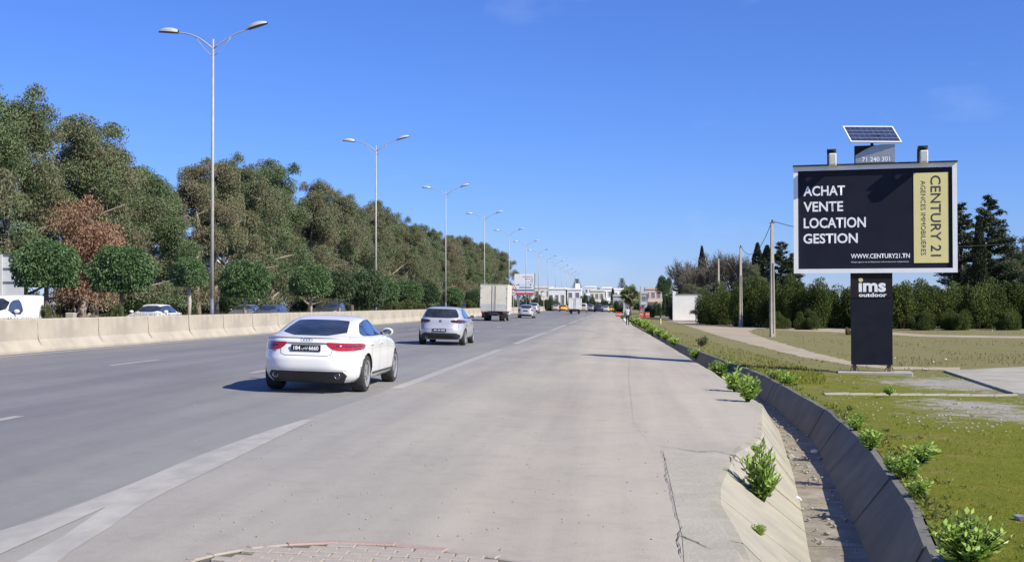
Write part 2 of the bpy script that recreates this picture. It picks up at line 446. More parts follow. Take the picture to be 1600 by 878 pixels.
P_BEIGE = paint('beige_car_paint', (0.50, 0.44, 0.36), 0.1)
P_RED = paint('red_car_paint', (0.40, 0.045, 0.035))
BOXCREAM = M('truck_box_cream', (0.66, 0.60, 0.50), (0.57, 0.52, 0.44), 1.5, 0.6, c3=(0.70, 0.65, 0.56), s3=0.8)
BOXGREY = M('truck_box_grey', (0.50, 0.50, 0.49), (0.42, 0.42, 0.41), 1.5, 0.6)
BOXWHITE = M('truck_box_white', (0.74, 0.74, 0.73), (0.66, 0.66, 0.65), 1.5, 0.55)
BOARDK = M('billboard_print_black', (0.010, 0.011, 0.022), (0.014, 0.015, 0.028), 1.5, 0.6, spec=0.2)
PILLARK = M('pillar_sheet_black', (0.010, 0.011, 0.020), (0.015, 0.016, 0.026), 2.5, 0.7, spec=0.2, bump=0.15, bscale=6)
PILLARB = M('pillar_sign_black', (0.018, 0.014, 0.015), (0.024, 0.019, 0.020), 3, 0.6, spec=0.2)
FRAMEW = M('billboard_frame_white', (0.86, 0.86, 0.86), (0.80, 0.80, 0.80), 4, 0.5)
GOLD = M('gold_print', (0.78, 0.68, 0.30), (0.74, 0.64, 0.28), 2, 0.55)
GOLDK = M('gold_print_lettering', (0.035, 0.035, 0.04), (0.05, 0.05, 0.05), 4, 0.6)
ALU = M('brushed_box_metal', (0.44, 0.45, 0.46), (0.36, 0.37, 0.38), 6, 0.38, 0.5)
LAMPY = M('floodlight_body', (0.82, 0.80, 0.70), (0.7, 0.68, 0.6), 8, 0.5)
SOLAR = M('solar_cells', (0.028, 0.038, 0.085), (0.045, 0.055, 0.11), 8, 0.2, coat=0.6)
SOLARL = M('solar_busbar', (0.30, 0.33, 0.42), (0.25, 0.28, 0.36), 8, 0.4)
RUST = M('rusty_steel', (0.17, 0.12, 0.085), (0.11, 0.08, 0.06), 12, 0.85, bump=0.4)
POLEC = M('pole_concrete', (0.47, 0.42, 0.34), (0.39, 0.35, 0.285), 2, 0.9, bump=0.3)
WALLW = M('white_render', (0.78, 0.77, 0.75), (0.70, 0.69, 0.67), 0.6, 0.9)
WALLC = M('cream_render', (0.70, 0.66, 0.57), (0.62, 0.58, 0.50), 0.6, 0.9)
WALLP = M('pink_render', (0.58, 0.46, 0.40), (0.52, 0.42, 0.36), 0.6, 0.9)
WALLG = M('grey_render', (0.45, 0.46, 0.48), (0.38, 0.39, 0.42), 0.6, 0.9)
WINDOW = M('house_window', (0.13, 0.14, 0.16), (0.20, 0.21, 0.22), 2, 0.2)
HOARD = M('hoarding_sheet', (0.56, 0.57, 0.55), (0.48, 0.49, 0.48), 1.5, 0.6, 0.1)
REDW = M('safety_red', (0.42, 0.06, 0.05), (0.36, 0.055, 0.045), 4, 0.6)
ORANGE = M('safety_orange', (0.48, 0.10, 0.05), (0.40, 0.09, 0.05), 4, 0.6)
SIGNW = M('sign_white', (0.76, 0.76, 0.78), (0.68, 0.68, 0.70), 3, 0.5)
SIGNR = M('sign_red', (0.52, 0.06, 0.05), (0.46, 0.06, 0.05), 3, 0.5)
SIGNB = M('sign_blue', (0.10, 0.14, 0.33), (0.09, 0.12, 0.28), 3, 0.5)
INK = M('sign_ink', (0.06, 0.06, 0.08), (0.09, 0.09, 0.11), 3, 0.6)
STONE = M('litter_stone', (0.40, 0.37, 0.32), (0.26, 0.24, 0.21), 10, 0.9)
LITTER = M('litter_paper', (0.72, 0.72, 0.70), (0.60, 0.60, 0.58), 10, 0.8)
YEL = M('marker_yellow', (0.66, 0.58, 0.30), (0.58, 0.52, 0.3), 5, 0.7)
WIRE = M('cable_black', (0.02, 0.02, 0.022), (0.03, 0.03, 0.03), 3, 0.7)

ORD = ['first', 'second', 'third', 'fourth', 'fifth', 'sixth', 'seventh', 'eighth', 'ninth', 'tenth', 'eleventh', 'twelfth',
       'thirteenth', 'fourteenth', 'fifteenth', 'sixteenth', 'seventeenth', 'eighteenth', 'nineteenth', 'twentieth', 'twenty-first', 'twenty-second', 'twenty-third', 'twenty-fourth', 'twenty-fifth', 'twenty-sixth', 'twenty-seventh', 'twenty-eighth']

# ================================================================== SETTING: ground, road, ditch
def interp(tab):
    tab = sorted(tab); ys = [t[0] for t in tab]; xs = [t[1] for t in tab]
    return lambda y: float(np.interp(y, ys, xs))
ZL, ZB, ZR = -0.10, -0.75, -0.22                        # left lip, bed, right lip of the channel
def track(pix, z, extra=()):
    t = []
    for (px, py) in pix:
        p = ground(px, py, z); t.append((p.y, p.x))
    return interp(t + list(extra))
LLIP = track([(1108, 579), (1188, 631), (1184, 684), (1140, 711), (1111, 765), (1110, 796)], ZL, [(125, 1.05), (103, 1.15), (60, 2.05), (9.5, 0.85), (6, 0.85), (-40, 0.85), (3000, 1.05)])
LBASE = track([(1217, 673), (1238, 737), (1253, 802), (1266, 878)], ZB, [(125, 1.08), (60, 2.35), (40, 2.95), (33, 3.25), (8.5, 1.55), (6, 1.4), (-40, 1.4), (3000, 1.08)])
RBASE = track([(1219, 646), (1269, 688), (1293, 741), (1315, 784), (1336, 827), (1355, 874)], ZB, [(125, 1.11), (67, 2.4), (45, 3.4), (33, 3.75), (8.5, 2.05), (6, 1.85), (-40, 1.85), (3000, 1.11)])
RLIP = track([(1040, 530), (1190, 585), (1290, 640), (1350, 690), (1420, 790), (1455, 878)], ZR, [(125, 1.14), (100, 1.6), (6, 2.0), (-40, 2.0), (3000, 1.14)])
def chan_depth(y):
    return float(np.interp(y, [-40, 105, 125], [1, 1, 0.02]))

def sheet(name, ys, fl, fr, nx, zf, mat, attrs=None):
    V, Fc = [], []
    for y in ys:
        a, b = fl(y), fr(y)
        for i in range(nx + 1):
            x = a + (b - a) * (i / nx)
            V.append((x, y, zf(x, y)))
    for j in range(len(ys) - 1):
        for i in range(nx):
            k = j * (nx + 1) + i
            Fc.append((k, k + 1, k + nx + 2, k + nx + 1))
    V = np.array(V); at_ = {n: np.array([f(*p) for p in V]) for n, f in (attrs or {}).items()}
    return obj(name, fast_mesh(V, np.array(Fc), True, at_), mat)

ysl = list(np.arange(-30, 60, 0.5)) + list(np.arange(60, 130, 2.5)) + list(np.geomspace(130, 2600, 24))
base = obj('ground', mesh([(-5000, -400, -1.6), (5000, -400, -1.6), (5000, 7000, -1.6), (-5000, 7000, -1.6)], [(0, 1, 2, 3)]), EARTH)
tag(base, kind='structure')
LINE_X = -4.2
road = sheet('road', ysl, lambda y: -16.6, lambda y: LINE_X - 0.1 + 0.03 * math.sin(y * 0.7), 6, lambda x, y: road_z(x), ASPHALT)
tag(road, kind='structure')
shoulder = sheet('road_shoulder', ysl, lambda y: LINE_X - 0.1 + 0.03 * math.sin(y * 0.7), lambda y: LLIP(y) + 0.02 * math.sin(y * 5.3) + 0.03 * math.sin(y * 11.7 + 1), 6, lambda x, y: road_z(x), SHOULDER)
tag(shoulder, kind='structure')

def lay(name, pix, mat, parent=None, zf=road_z, up=0.004, step=0.0):
    """a thin sheet over the ground, its outline given by photo pixels"""
    pts = [ground(px, py, zf) for px, py in pix]
    return lay_w(name, [(p.x, p.y) for p in pts], mat, parent, zf, up)
def lay_w(name, pts, mat, parent=None, zf=road_z, up=0.004):
    vs, es, fs, *_ = delaunay_2d_cdt([Vector(p) for p in pts], [], [list(range(len(pts)))], 1, 1e-6)
    return obj(name, mesh([(v.x, v.y, zf(v.x) + up) for v in vs], fs), mat, parent)

def strip(name, x, y0, y1, w, mat, parent, up=0.004):
    n = max(1, int((y1 - y0) / 1.0)); V, Fc = [], []
    for i in range(n + 1):
        y = y0 + (y1 - y0) * i / n
        j = random.uniform(-0.006, 0.006)
        V += [(x - w / 2 + j, y, road_z(x - w / 2) + up), (x + w / 2 + j, y, road_z(x + w / 2) + up)]
    Fc = [(2 * i, 2 * i + 1, 2 * i + 3, 2 * i + 2) for i in range(n)]
    return obj(name, mesh(V, Fc), mat, parent)

# edge line of long bars with short gaps, then the two rows of lane dashes and the line along the barrier
a1 = ground(617, 607, road_z).y; a2 = ground(777, 546, road_z).y
per = (a2 - a1) * 1.31
for k in range(9):
    strip('edge_line', LINE_X, a1 + per * k, a1 + per * k + (a2 - a1), 0.24, PAINT, road)
lay('edge_line', [(492, 655), (474, 656), (420, 672), (350, 697), (290, 720), (215, 752), (130, 786), (60, 812), (0, 829), (-60, 846), (-60, 886), (0, 866), (80, 830), (165, 792), (95, 840), (25, 878), (5, 893), (70, 893), (110, 862), (165, 828), (210, 796), (260, 768), (330, 735), (400, 700), (450, 675)], FADED, road)
for xl, pa in ((ground(403, 581, road_z).x, (390, 583)), (ground(214, 566, road_z).x, (170, 571))):
    y0 = ground(pa[0], pa[1], road_z).y
    for k in range(-3, 20):
        strip('lane_dash', xl, y0 + 13 * k, y0 + 13 * k + 3, 0.15, PAINT, road)
strip('barrier_side_line', -15.55, -20, 300, 0.16, PAINT, road)

# cracks in the shoulder
def crack(pix, w):
    pts = [ground(px, py, road_z) for px, py in pix]; fine = []
    for a, b in zip(pts, pts[1:]):
        n = max(2, int((b - a).length / 0.05))
        for i in range(n): fine.append(a.lerp(b, i / n))
    V = []
    for i, p in enumerate(fine):
        t = (fine[min(i + 1, len(fine) - 1)] - fine[max(i - 1, 0)]).normalized(); nrm = Vector((-t.y, t.x, 0))
        e = math.sin(math.pi * (i + 0.5) / len(fine)) ** 0.4
        q = p + nrm * (0.006 * math.sin(i * .31 + len(fine)) + 0.005 * math.sin(i * .83) + random.uniform(-.004, .004)); ww = w * random.uniform(0.2, 1.0) * e
        for s in (-1, 1):
            c = q + nrm * ww * s; V.append((c.x, c.y, road_z(c.x) + 0.010))
    obj('crack', mesh(V, [(2 * i, 2 * i + 1, 2 * i + 3, 2 * i + 2) for i in range(len(fine) - 1)]), CRACK, shoulder)
crack([(1031, 698), (1060, 701), (1090, 706), (1118, 705), (1142, 710), (1152, 722), (1165, 728)], 0.016)
crack([(1033, 703), (1040, 722), (1041, 745), (1048, 765), (1052, 790), (1058, 805), (1064, 822)], 0.005)
crack([(1058, 834), (1074, 842), (1090, 848), (1104, 857), (1124, 860)], 0.009)
crack([(1064, 822), (1060, 845), (1066, 878)], 0.006)
crack([(985, 545), (982, 590), (986, 622), (990, 660), (1012, 690), (1031, 698)], 0.003)

crack([(1000, 493), (985, 545)], 0.003)
# concrete apron where the near channel flares
apron = lay('concrete_apron', [(1036, 704), (1060, 706), (1090, 710), (1118, 709), (1140, 713), (1128, 735), (1116, 758), (1110, 780), (1110, 800), (1118, 815), (1135, 838), (1155, 868), (1160, 893), (1070, 893), (1068, 862), (1066, 838), (1062, 822), (1056, 795), (1050, 765), (1043, 735)], APRON)
tag(apron, kind='structure')

# drainage channel of single slabs
channel = obj('drainage_channel', fast_mesh(*(lambda V, Fc: (np.array(V), np.array(Fc)))(
    [p for y in np.arange(-10, 126, 0.75) for p in (
        (LLIP(y) - 0.05, y, -0.30 * chan_depth(y) - 0.02), (LBASE(y), y, ZB * chan_depth(y) - 0.09), (RBASE(y), y, ZB * chan_depth(y) - 0.09), (RLIP(y) + 0.05, y, -0.42 * chan_depth(y) - 0.05))],
    [(4 * j + i, 4 * j + i + 1, 4 * j + i + 5, 4 * j + i + 4) for j in range(int(136 / 0.75)) for i in range(3)])), SOIL)
tag(channel, kind='structure')
def slab(A, B, th, y0, y1, mat, name='slab'):
    """slab between line A(y) and line B(y) (functions giving (x, z)), pushed back by th"""
    n = 2; V = []
    for i in range(n + 1):
        y = y0 + (y1 - y0) * i / n
        (xa, za), (xb, zb) = A(y), B(y)
        V += [(xa, y, za), (xb, y, zb), (xb + th[0], y, zb + th[1]), (xa + th[0], y, za + th[1])]
    Fc = [(3, 2, 1, 0), (4 * n, 4 * n + 1, 4 * n + 2, 4 * n + 3)]
    for i in range(n):
        for k in range(4):
            q = (k + 1) % 4
            Fc.append((4 * i + k, 4 * i + q, 4 * i + 4 + q, 4 * i + 4 + k))
    return obj(name, mesh(V, Fc), mat, channel)
y = 2.0
while y < 100:
    L = random.uniform(1.15, 1.5) * (1 if y < 45 else 2.5)
    o1, o2, o3 = (random.uniform(-0.006, 0.006) for _ in range(3))
    slab(lambda t: (RBASE(t) + o1, ZB * chan_depth(t)), lambda t: (RLIP(t) + o1 * 2, ZR * chan_depth(t) - 0.0 + o2), (0.09, 0.0), y + 0.008, y + L, CONC_SHADE)
    slab(lambda t: (LBASE(t) - 0.02, ZB * chan_depth(t) + 0.01 + o3), lambda t: (RBASE(t) + 0.02, ZB * chan_depth(t) + 0.01 + o3), (0, -0.06), y + 0.02, y + L, SILT)
    y += L
y = 2.0
while y < 100:
    L = random.uniform(0.62, 0.78) * (1 if y < 30 else 3)
    o1 = random.uniform(-0.012, 0.012)
    mid = lambda t: (LLIP(t) * 0.9 + LBASE(t) * 0.1, road_z(LLIP(t)) * 0.97 - 0.01)
    slab(lambda t: (LLIP(t) - 0.06, road_z(LLIP(t) - 0.06) + 0.001), lambda t: (mid(t)[0], mid(t)[1] - 0.015 + o1), (0.0, -0.08), y + 0.004, y + L, CONC)
    slab(lambda t: (mid(t)[0], mid(t)[1] - 0.015 + o1), lambda t: (LBASE(t), ZB * chan_depth(t) + 0.02 + o1), (-0.04, -0.06), y + 0.004, y + L, CONC)
    y += L

# field to the right
def fz(x, y=0):
    return ZR - 0.13 * min(1, max(0, (x - 3.5) / 5.0))
SLABPX = [(1478, 580), (1600, 574), (1800, 572), (1900, 640), (1590, 617)]
GRAV = [(ground(px, py, -0.35), r, s) for px, py, r, s in ((1500, 600, 3.2, 0.62), (1420, 598, 2.0, 0.55), (1540, 640, 2.6, 0.58), (1430, 640, 1.8, 0.48), (1590, 655, 2.0, 0.55), (1330, 626, 1.6, 0.34), (1480, 655, 2.0, 0.46), (1640, 620, 4, 0.45))]
def gravel(x, y, z):
    return max([s * math.exp(-(((x - c.x) ** 2 + ((y - c.y) * 0.6) ** 2) / (r * r))) for c, r, s in GRAV] + [0])
def dryness(x, y, z):
    return float(np.interp(y, [0, 10, 20, 33, 42, 60, 110], [0.28, 0.30, 0.34, 0.40, 0.62, 0.68, 0.72]))
field = sheet('field', [y for y in ysl if y < 2600], lambda y: RLIP(y) + 0.10, lambda y: RLIP(y) + 34, 60, lambda x, y: fz(x, y), FIELD, {'gravel': gravel, 'dry': dryness})
tag(field, kind='structure')
far_field = sheet('far_field', list(np.geomspace(1, 2600, 30)), lambda y: RLIP(y) + 33.9, lambda y: 2500, 20, lambda x, y: -0.354, FIELD, {'dry': lambda x, y, z: 0.6})
tag(far_field, kind='structure')
FZ = lambda x: fz(x)
def track_path(name, left, right, up):
    """dirt track between two pixel edges, its rim wandering"""
    pts = []
    for e, rev in ((left, False), (right, True)):
        p = [ground(px, py, FZ) for px, py in e]; q = []
        for a, b in zip(p, p[1:]):
            n = max(2, int((b - a).length / 0.35))
            for i in range(n):
                c = a.lerp(b, i / n); w = 0.10 + 0.0022 * c.y
                q.append((c.x + random.uniform(-w, w) * 0.6, c.y + random.uniform(-w, w) * 1.6))
        q.append((p[-1].x, p[-1].y))
        pts += q[::-1] if rev else q
    o = lay_w(name, pts, DIRT, None, FZ, up)
    tag(o, kind='structure')
track_path('dirt_path', [(1008, 487), (1022, 495), (1060, 505), (1120, 524), (1180, 540), (1250, 557), (1330, 571), (1400, 577), (1500, 579)],
           [(1115, 491), (1150, 501), (1210, 507), (1172, 517), (1175, 521), (1210, 533), (1280, 553), (1340, 567), (1400, 573), (1500, 574)], 0.006)
track_path('dirt_path', [(1165, 513), (1240, 517), (1330, 520), (1450, 526.5), (1600, 529), (1750, 531)], [(1165, 507), (1240, 510), (1330, 515), (1450, 523), (1600, 525.5), (1750, 527)], 0.009)
cslab = lay('concrete_slab', SLABPX, SLABM, None, FZ, 0.03)
tag(cslab, kind='structure')
def kerb_run(pa, pb, w, h, n):
    A, B = ground(*pa, FZ), ground(*pb, FZ); root = None
    d = (B - A) / n; rz = math.atan2(d.y, d.x)
    root = empty('kerb', (0, 0, 0)); tag(root, kind='structure')
    for i in range(n):
        c = A + d * (i + 0.5)
        me = MB().box((0, 0, 0), (d.length - 0.012, w, h)).mesh()
        obj('kerbstone', me, KERB, root, (c.x, c.y, fz(c.x) + h / 2 - 0.05), (random.uniform(-.02, .02), random.uniform(-.01, .01), rz))
kerb_run((1478, 581), (1588, 617), 0.14, 0.11, 12)
kerb_run((1588, 618), (1286, 616), 0.14, 0.09, 8)
kerb_run((1590, 618), (1760, 622), 0.14, 0.11, 5)

# left of the road: median strip, opposite carriageway, far side ground
MZ = 1.08
med = sheet('median_strip', ysl, lambda y: -20.3, lambda y: -16.75, 4, lambda x, y: MZ + 0.05 * math.sin(y * 1.3 + x), MEDIAN); tag(med, kind='structure')
opp = sheet('opposite_road', ysl, lambda y: -31.0, lambda y: -20.5, 2, lambda x, y: 0.32, ASPHALT); tag(opp, kind='structure')
lfar = sheet('roadside_ground', list(np.geomspace(1, 2600, 30)), lambda y: -2500, lambda y: -30.9, 30, lambda x, y: 0.36, MEDIAN); tag(lfar, kind='structure')
# the far kerb wall of the median: stones as parts
mw = tag(empty('median_retaining_wall', (0, 0, 0)), kind='structure')
kme = MB().box((0, 0, 0), (0.2, 3.97, 0.86)).mesh()
for j in range(0, 60): obj('wall_block', kme, KERB, mw, (-20.4, 6 + j * 4, 0.72))

# concrete safety barrier, cast in lengths
bar = empty('safety_barrier', (-16.3, 0, 0), 0, 'long cream concrete barrier along the far edge of the carriageway', 'barrier')
prof = [(0.30, 0.40), (0.30, 0.50), (0.10, 0.78), (0.07, 1.33), (0.055, 1.355), (-0.13, 1.355), (-0.15, 1.33), (-0.30, 0.9), (-0.30, 0.40)]
def bar_mesh(L, seed):
    rr = random.Random(seed); V, Fc = [], []; n = len(prof)
    ys = [0.003, 0.02, L / 2, L - 0.02, L - 0.003]
    for i, y in enumerate(ys):
        e = 0.003 if i in (0, 4) else 0
        for (x, z) in prof: V.append((x * (1 - e * 2), y, z - e + (rr.uniform(-.004, .004))))
    for i in range(len(ys) - 1):
        for k in range(n):
            q = (k + 1) % n; Fc.append((i * n + k, i * n + n + k, i * n + n + q, i * n + q))
    Fc += [tuple(range(n)), tuple(range(4 * n + n - 1, 4 * n - 1, -1))]
    return mesh(V, Fc)
bms = [bar_mesh(3.9, s) for s in range(5)]
for k in range(-4, 82):
    obj('barrier_segment', bms[k % 5], BARRIER, bar, (random.uniform(-.004, .004), 0.6 + 3.9 * k, random.uniform(-.003, .003)), (0, 0, random.uniform(-.0008, .0008)))
# ragged openings at the joints seen near the camera
jm = []
for s in range(3):
    rr = random.Random(s); V = []
    for (x, z) in [(0.30, 0.46), (0.21, 0.63), (0.10, 0.80), (0.088, 1.0), (0.076, 1.2), (0.067, 1.34)]:
        w = rr.uniform(0.004, 0.026); o_ = rr.uniform(-0.03, 0.03)
        V += [(x + 0.004, o_ - w, z), (x + 0.004, o_ + w, z)]
    jm.append(mesh(V, [(2 * i, 2 * i + 1, 2 * i + 3, 2 * i + 2) for i in range(5)]))
for k in range(4, 30):
    obj('open_joint', jm[k % 3], CRACK, bar, (0, 0.6 + 3.9 * k, 0))

# brick-paved island tip at the photographer's feet
isl = tag(empty('paved_island', (0, 0, 0)), kind='structure')
arc = [ground(px, py, road_z) for px, py in ((270, 893), (300, 876), (330, 868), (390, 857), (450, 851), (530, 848), (620, 852), (700, 861), (780, 872), (860, 886), (900, 893))]
ax, ay = [p.x for p in arc], [p.y for p in arc]
def in_isl(x, y): return ax[0] + 0.05 < x < ax[-1] and y < np.interp(x, ax, ay) - 0.10
pm = [bevel(MB().box((0, 0, 0), (0.190, 0.092, 0.06)).mesh(), 0.006, 1) for _ in range(3)]
for row in range(26):
    for c in range(-2, 24):
        x = -3.6 + c * 0.2 + (0.1 if row % 2 else 0); y = 6.9 + row * 0.1
        if all(in_isl(x + sx * 0.095, y + 0.045) for sx in (-1, 1)):
            z = road_z(x) + 0.002 + random.uniform(-.004, .004)
            obj('paver', pm[(row + c) % 3], PAVER, isl, (x + random.uniform(-.003, .003), y + random.uniform(-.003, .003), z), (random.uniform(-.012, .012), .04 + random.uniform(-.012, .012), random.uniform(-.015, .015)))
lay_w('mortar_bed', [(p.x, p.y - 0.05) for p in arc] + [(ax[-1], 6.8), (ax[0], 6.8)], SOIL, isl, road_z, 0.012)
for a, b in zip(arc, arc[1:]):
    n = max(1, round((b - a).length / 0.42)); d = (b - a) / n
    for i in range(n):
        c = a + d * (i + 0.5)
        obj('edging_stone', bevel(MB().box((0, 0, 0), (d.length - 0.008, 0.09, 0.10)).mesh(), 0.008, 1), PAVER_R if -2.3 < c.x < -1.2 else PAVER, isl, (c.x, c.y - 0.045, road_z(c.x) - 0.026), (0, 0.03, math.atan2(d.y, d.x)))

# ================================================================== PLANTS
def unit(a):
    return a / np.maximum(np.linalg.norm(a, axis=1, keepdims=True), 1e-9)
def leaves(C, D, L, W, rnd, fold=0.25, r=rng):
    """rhombic leaves: centre C, direction D, length L, width W"""
    n = len(C); D = unit(D)
    S = unit(np.cross(D, r.normal(size=(n, 3)))); N = np.cross(S, D)
    L = np.broadcast_to(L, (n,))[:, None]; W = np.broadcast_to(W, (n,))[:, None]
    V = np.empty((n, 4, 3))
    V[:, 0] = C - D * L / 2; V[:, 2] = C + D * L / 2
    V[:, 1] = C + S * W / 2 + N * W * fold; V[:, 3] = C - S * W / 2 + N * W * fold
    return V.reshape(-1, 3), np.arange(n * 4).reshape(n, 4), np.repeat(rnd, 4)
def leaf_mesh(*parts):
    V, Fc, A, b = [], [], [], 0
    for v, f, a in parts:
        V.append(v); Fc.append(f + b); A.append(a); b += len(v)
    return fast_mesh(np.concatenate(V), np.concatenate(Fc), False, {'rnd': np.concatenate(A)})
def ball(n, r=rng, p=0.45):
    return unit(r.normal(size=(n, 3))) * (r.random((n, 1)) ** p)

def eucalyptus(seed, H=14.0, rad=3.6, n_leaf=600, lean=0.0, low=0.16):
    """meshes (wood, leaves) of a ragged eucalyptus: forked limbs, hanging leaves in clumps"""
    rr = random.Random(seed); r = np.random.default_rng(seed)
    mb = MB(); cl = []
    top = Vector((lean + rr.uniform(-.5, .5), rr.uniform(-.5, .5), H * 0.80))
    tr = [Vector((0, 0, -0.3)), Vector((rr.uniform(-.15, .15), rr.uniform(-.15, .15), H * .15)), Vector((lean * .3 + rr.uniform(-.3, .3), rr.uniform(-.3, .3), H * .36)), Vector((lean * .6 + rr.uniform(-.4, .4), rr.uniform(-.4, .4), H * .58)), top]
    mb.tube(tr, [.26, .21, .16, .10, .04], 7)
    def along(t):
        f = t * (len(tr) - 1); i = min(int(f), len(tr) - 2); return tr[i].lerp(tr[i + 1], f - i)
    nl = 16
    for i in range(nl):
        t = low + (0.97 - low) * i / (nl - 1); b = along(t); g = i * 2.4 + rr.uniform(-.5, .5)
        out = rad * (1.0 - 0.55 * max(0, t - .45) / .55) * rr.uniform(.62, 1.12) * (0.8 + 0.2 * math.sin(math.pi * t))
        rise = rr.uniform(.25, 1.0) * out * (0.5 + .6 * t)
        e = b + Vector((math.cos(g) * out, math.sin(g) * out, rise))
        m1 = b.lerp(e, .5) + Vector((rr.uniform(-.3, .3), rr.uniform(-.3, .3), rr.uniform(-.1, .5)))
        r0 = .11 * (1.1 - t) + .03
        mb.tube([b, m1, e], [r0, r0 * .6, .018], 5, False)
        for k in range(4):
            s = .38 + .62 * k / 3; p = (b.lerp(m1, s / .5) if s < .5 else m1.lerp(e, (s - .5) / .5))
            q = p + Vector((rr.gauss(0, .6), rr.gauss(0, .6), rr.gauss(-.1, .6)))
            if rr.random() < .6: mb.tube([p, q + Vector((0, 0, .2))], [.02, .007], 3, False)
            cl.append((q, rr.uniform(.45, 1.25), rr.random()))
    for k in range(12):
        cl.append((top + Vector((rr.gauss(0, .7), rr.gauss(0, .7), rr.uniform(-1.0, H * .13))), rr.uniform(.5, .95), rr.random()))
    parts = []
    for c, s, cv in cl:
        n = int(n_leaf * s * s * rr.uniform(.6, 1.25))
        P = np.clip(r.normal(size=(n, 3)), -1.75, 1.75) * np.array([s * .44, s * .44, s * .34]) + np.array(c)
        P[:, 2] -= .45 * np.hypot(P[:, 0] - c[0], P[:, 1] - c[1])
        P = P[P[:, 2] > 1.0 + r.random(n) * 1.6]; n = len(P)
        if n == 0: continue
        D = r.normal(size=(n, 3)) * .55 + np.array([0, 0, -0.8])
        parts.append(leaves(P, D, r.uniform(.11, .23, n), r.uniform(.04, .075, n), np.clip(cv * .62 + r.random(n) * .38, 0, 1), r=r))
    return mb.mesh(True), leaf_mesh(*parts)

def place_tree(name, meshes, mats, loc, rz, s, label, cat='tree', group=None, parts=('trunk', 'crown')):
    root = empty(name, loc, rz, label, cat, group)
    if not hasattr(s, '__len__'): s = (s, s, s)
    for nm, me, mt in zip(parts, meshes, mats):
        obj(nm, me, mt, root, scale=s)
    return root

EUV = [eucalyptus(100 + i, 14, rd, 1150, ln) for i, (rd, ln) in enumerate(((3.6, 0), (4.1, .6), (3.3, -.5), (3.9, .3), (3.5, -.8), (4.3, 0)))]
SIL = [(-200, 70), (0, 108), (22, 130), (48, 192), (85, 172), (115, 166), (150, 176), (182, 222), (205, 226), (232, 224), (262, 268), (290, 268), (330, 240), (380, 238), (430, 255), (480, 275), (520, 300), (560, 307), (600, 324), (650, 347), (700, 364), (740, 373), (780, 392), (812, 403)]
EX = -33.0
def sil_h(px, Y): return at(px, float(np.interp(px, [s[0] for s in SIL], [s[1] for s in SIL])), Y).z - 0.36
def px_of(X, Y):
    d = Vector((X, Y, 1.75)) - EYE; return 800 + F * d.dot(_rt) / d.dot(_fw)
near_hint = {0: 'leafy eucalyptus cut off by the left edge of the picture', 1: 'eucalyptus with the highest foliage at the far left, above the hoarding', 2: 'eucalyptus rising behind the leftmost round clipped tree'}
ty, idx = 50.0, 0
ROW = []
while ty < 345:
    X = EX + random.uniform(-1.2, 1.2); ROW.append((X, ty)); ty += random.uniform(5.4, 7.4) * (1 if ty < 200 else 1.15)
for idx, (X, Y) in enumerate(ROW):
    px = px_of(X, Y); H = max(9.0, sil_h(px, Y) * random.uniform(.96, 1.03))
    v = EUV[(idx * 5 + 1) % 6]
    if idx < 3: lb = near_hint[idx]; gp = 'eucalyptus row beyond the road'
    elif idx < 20: lb = 'tall olive-green eucalyptus, %s from the left in the row beyond the road' % ORD[idx]; gp = 'eucalyptus row beyond the road'
    else: lb = 'distant eucalyptus, %s from the far right end of the row beyond the road' % ORD[len(ROW) - 1 - idx]; gp = 'far eucalyptus at the end of the row'
    place_tree('eucalyptus_tree', v, (BARKP, (EUC, EUC2, EUC, EUC3)[idx % 4]), (X, Y, 0.34), random.uniform(0, 6.28), (1.05 * random.uniform(.92, 1.12), 1.05, H / 13.3), lb, 'tree', gp)
# second rank behind, closing the gaps
for k in range(16):
    Y = 62 + k * 15 + random.uniform(-3, 3); X = -41 + random.uniform(-1.5, 1.5); px = px_of(X, Y)
    H = max(8, sil_h(px, Y) * .86)
    place_tree('eucalyptus_tree', EUV[(k * 3 + 2) % 6], (BARK, (EUC2, EUC3)[k % 2]), (X, Y, 0.34), random.uniform(0, 6.28), (1.15, 1.15, H / 14.6), 'eucalyptus half hidden behind the roadside row, %s from the left in the rear rank' % ORD[k], 'tree', 'eucalyptus in the rear rank')
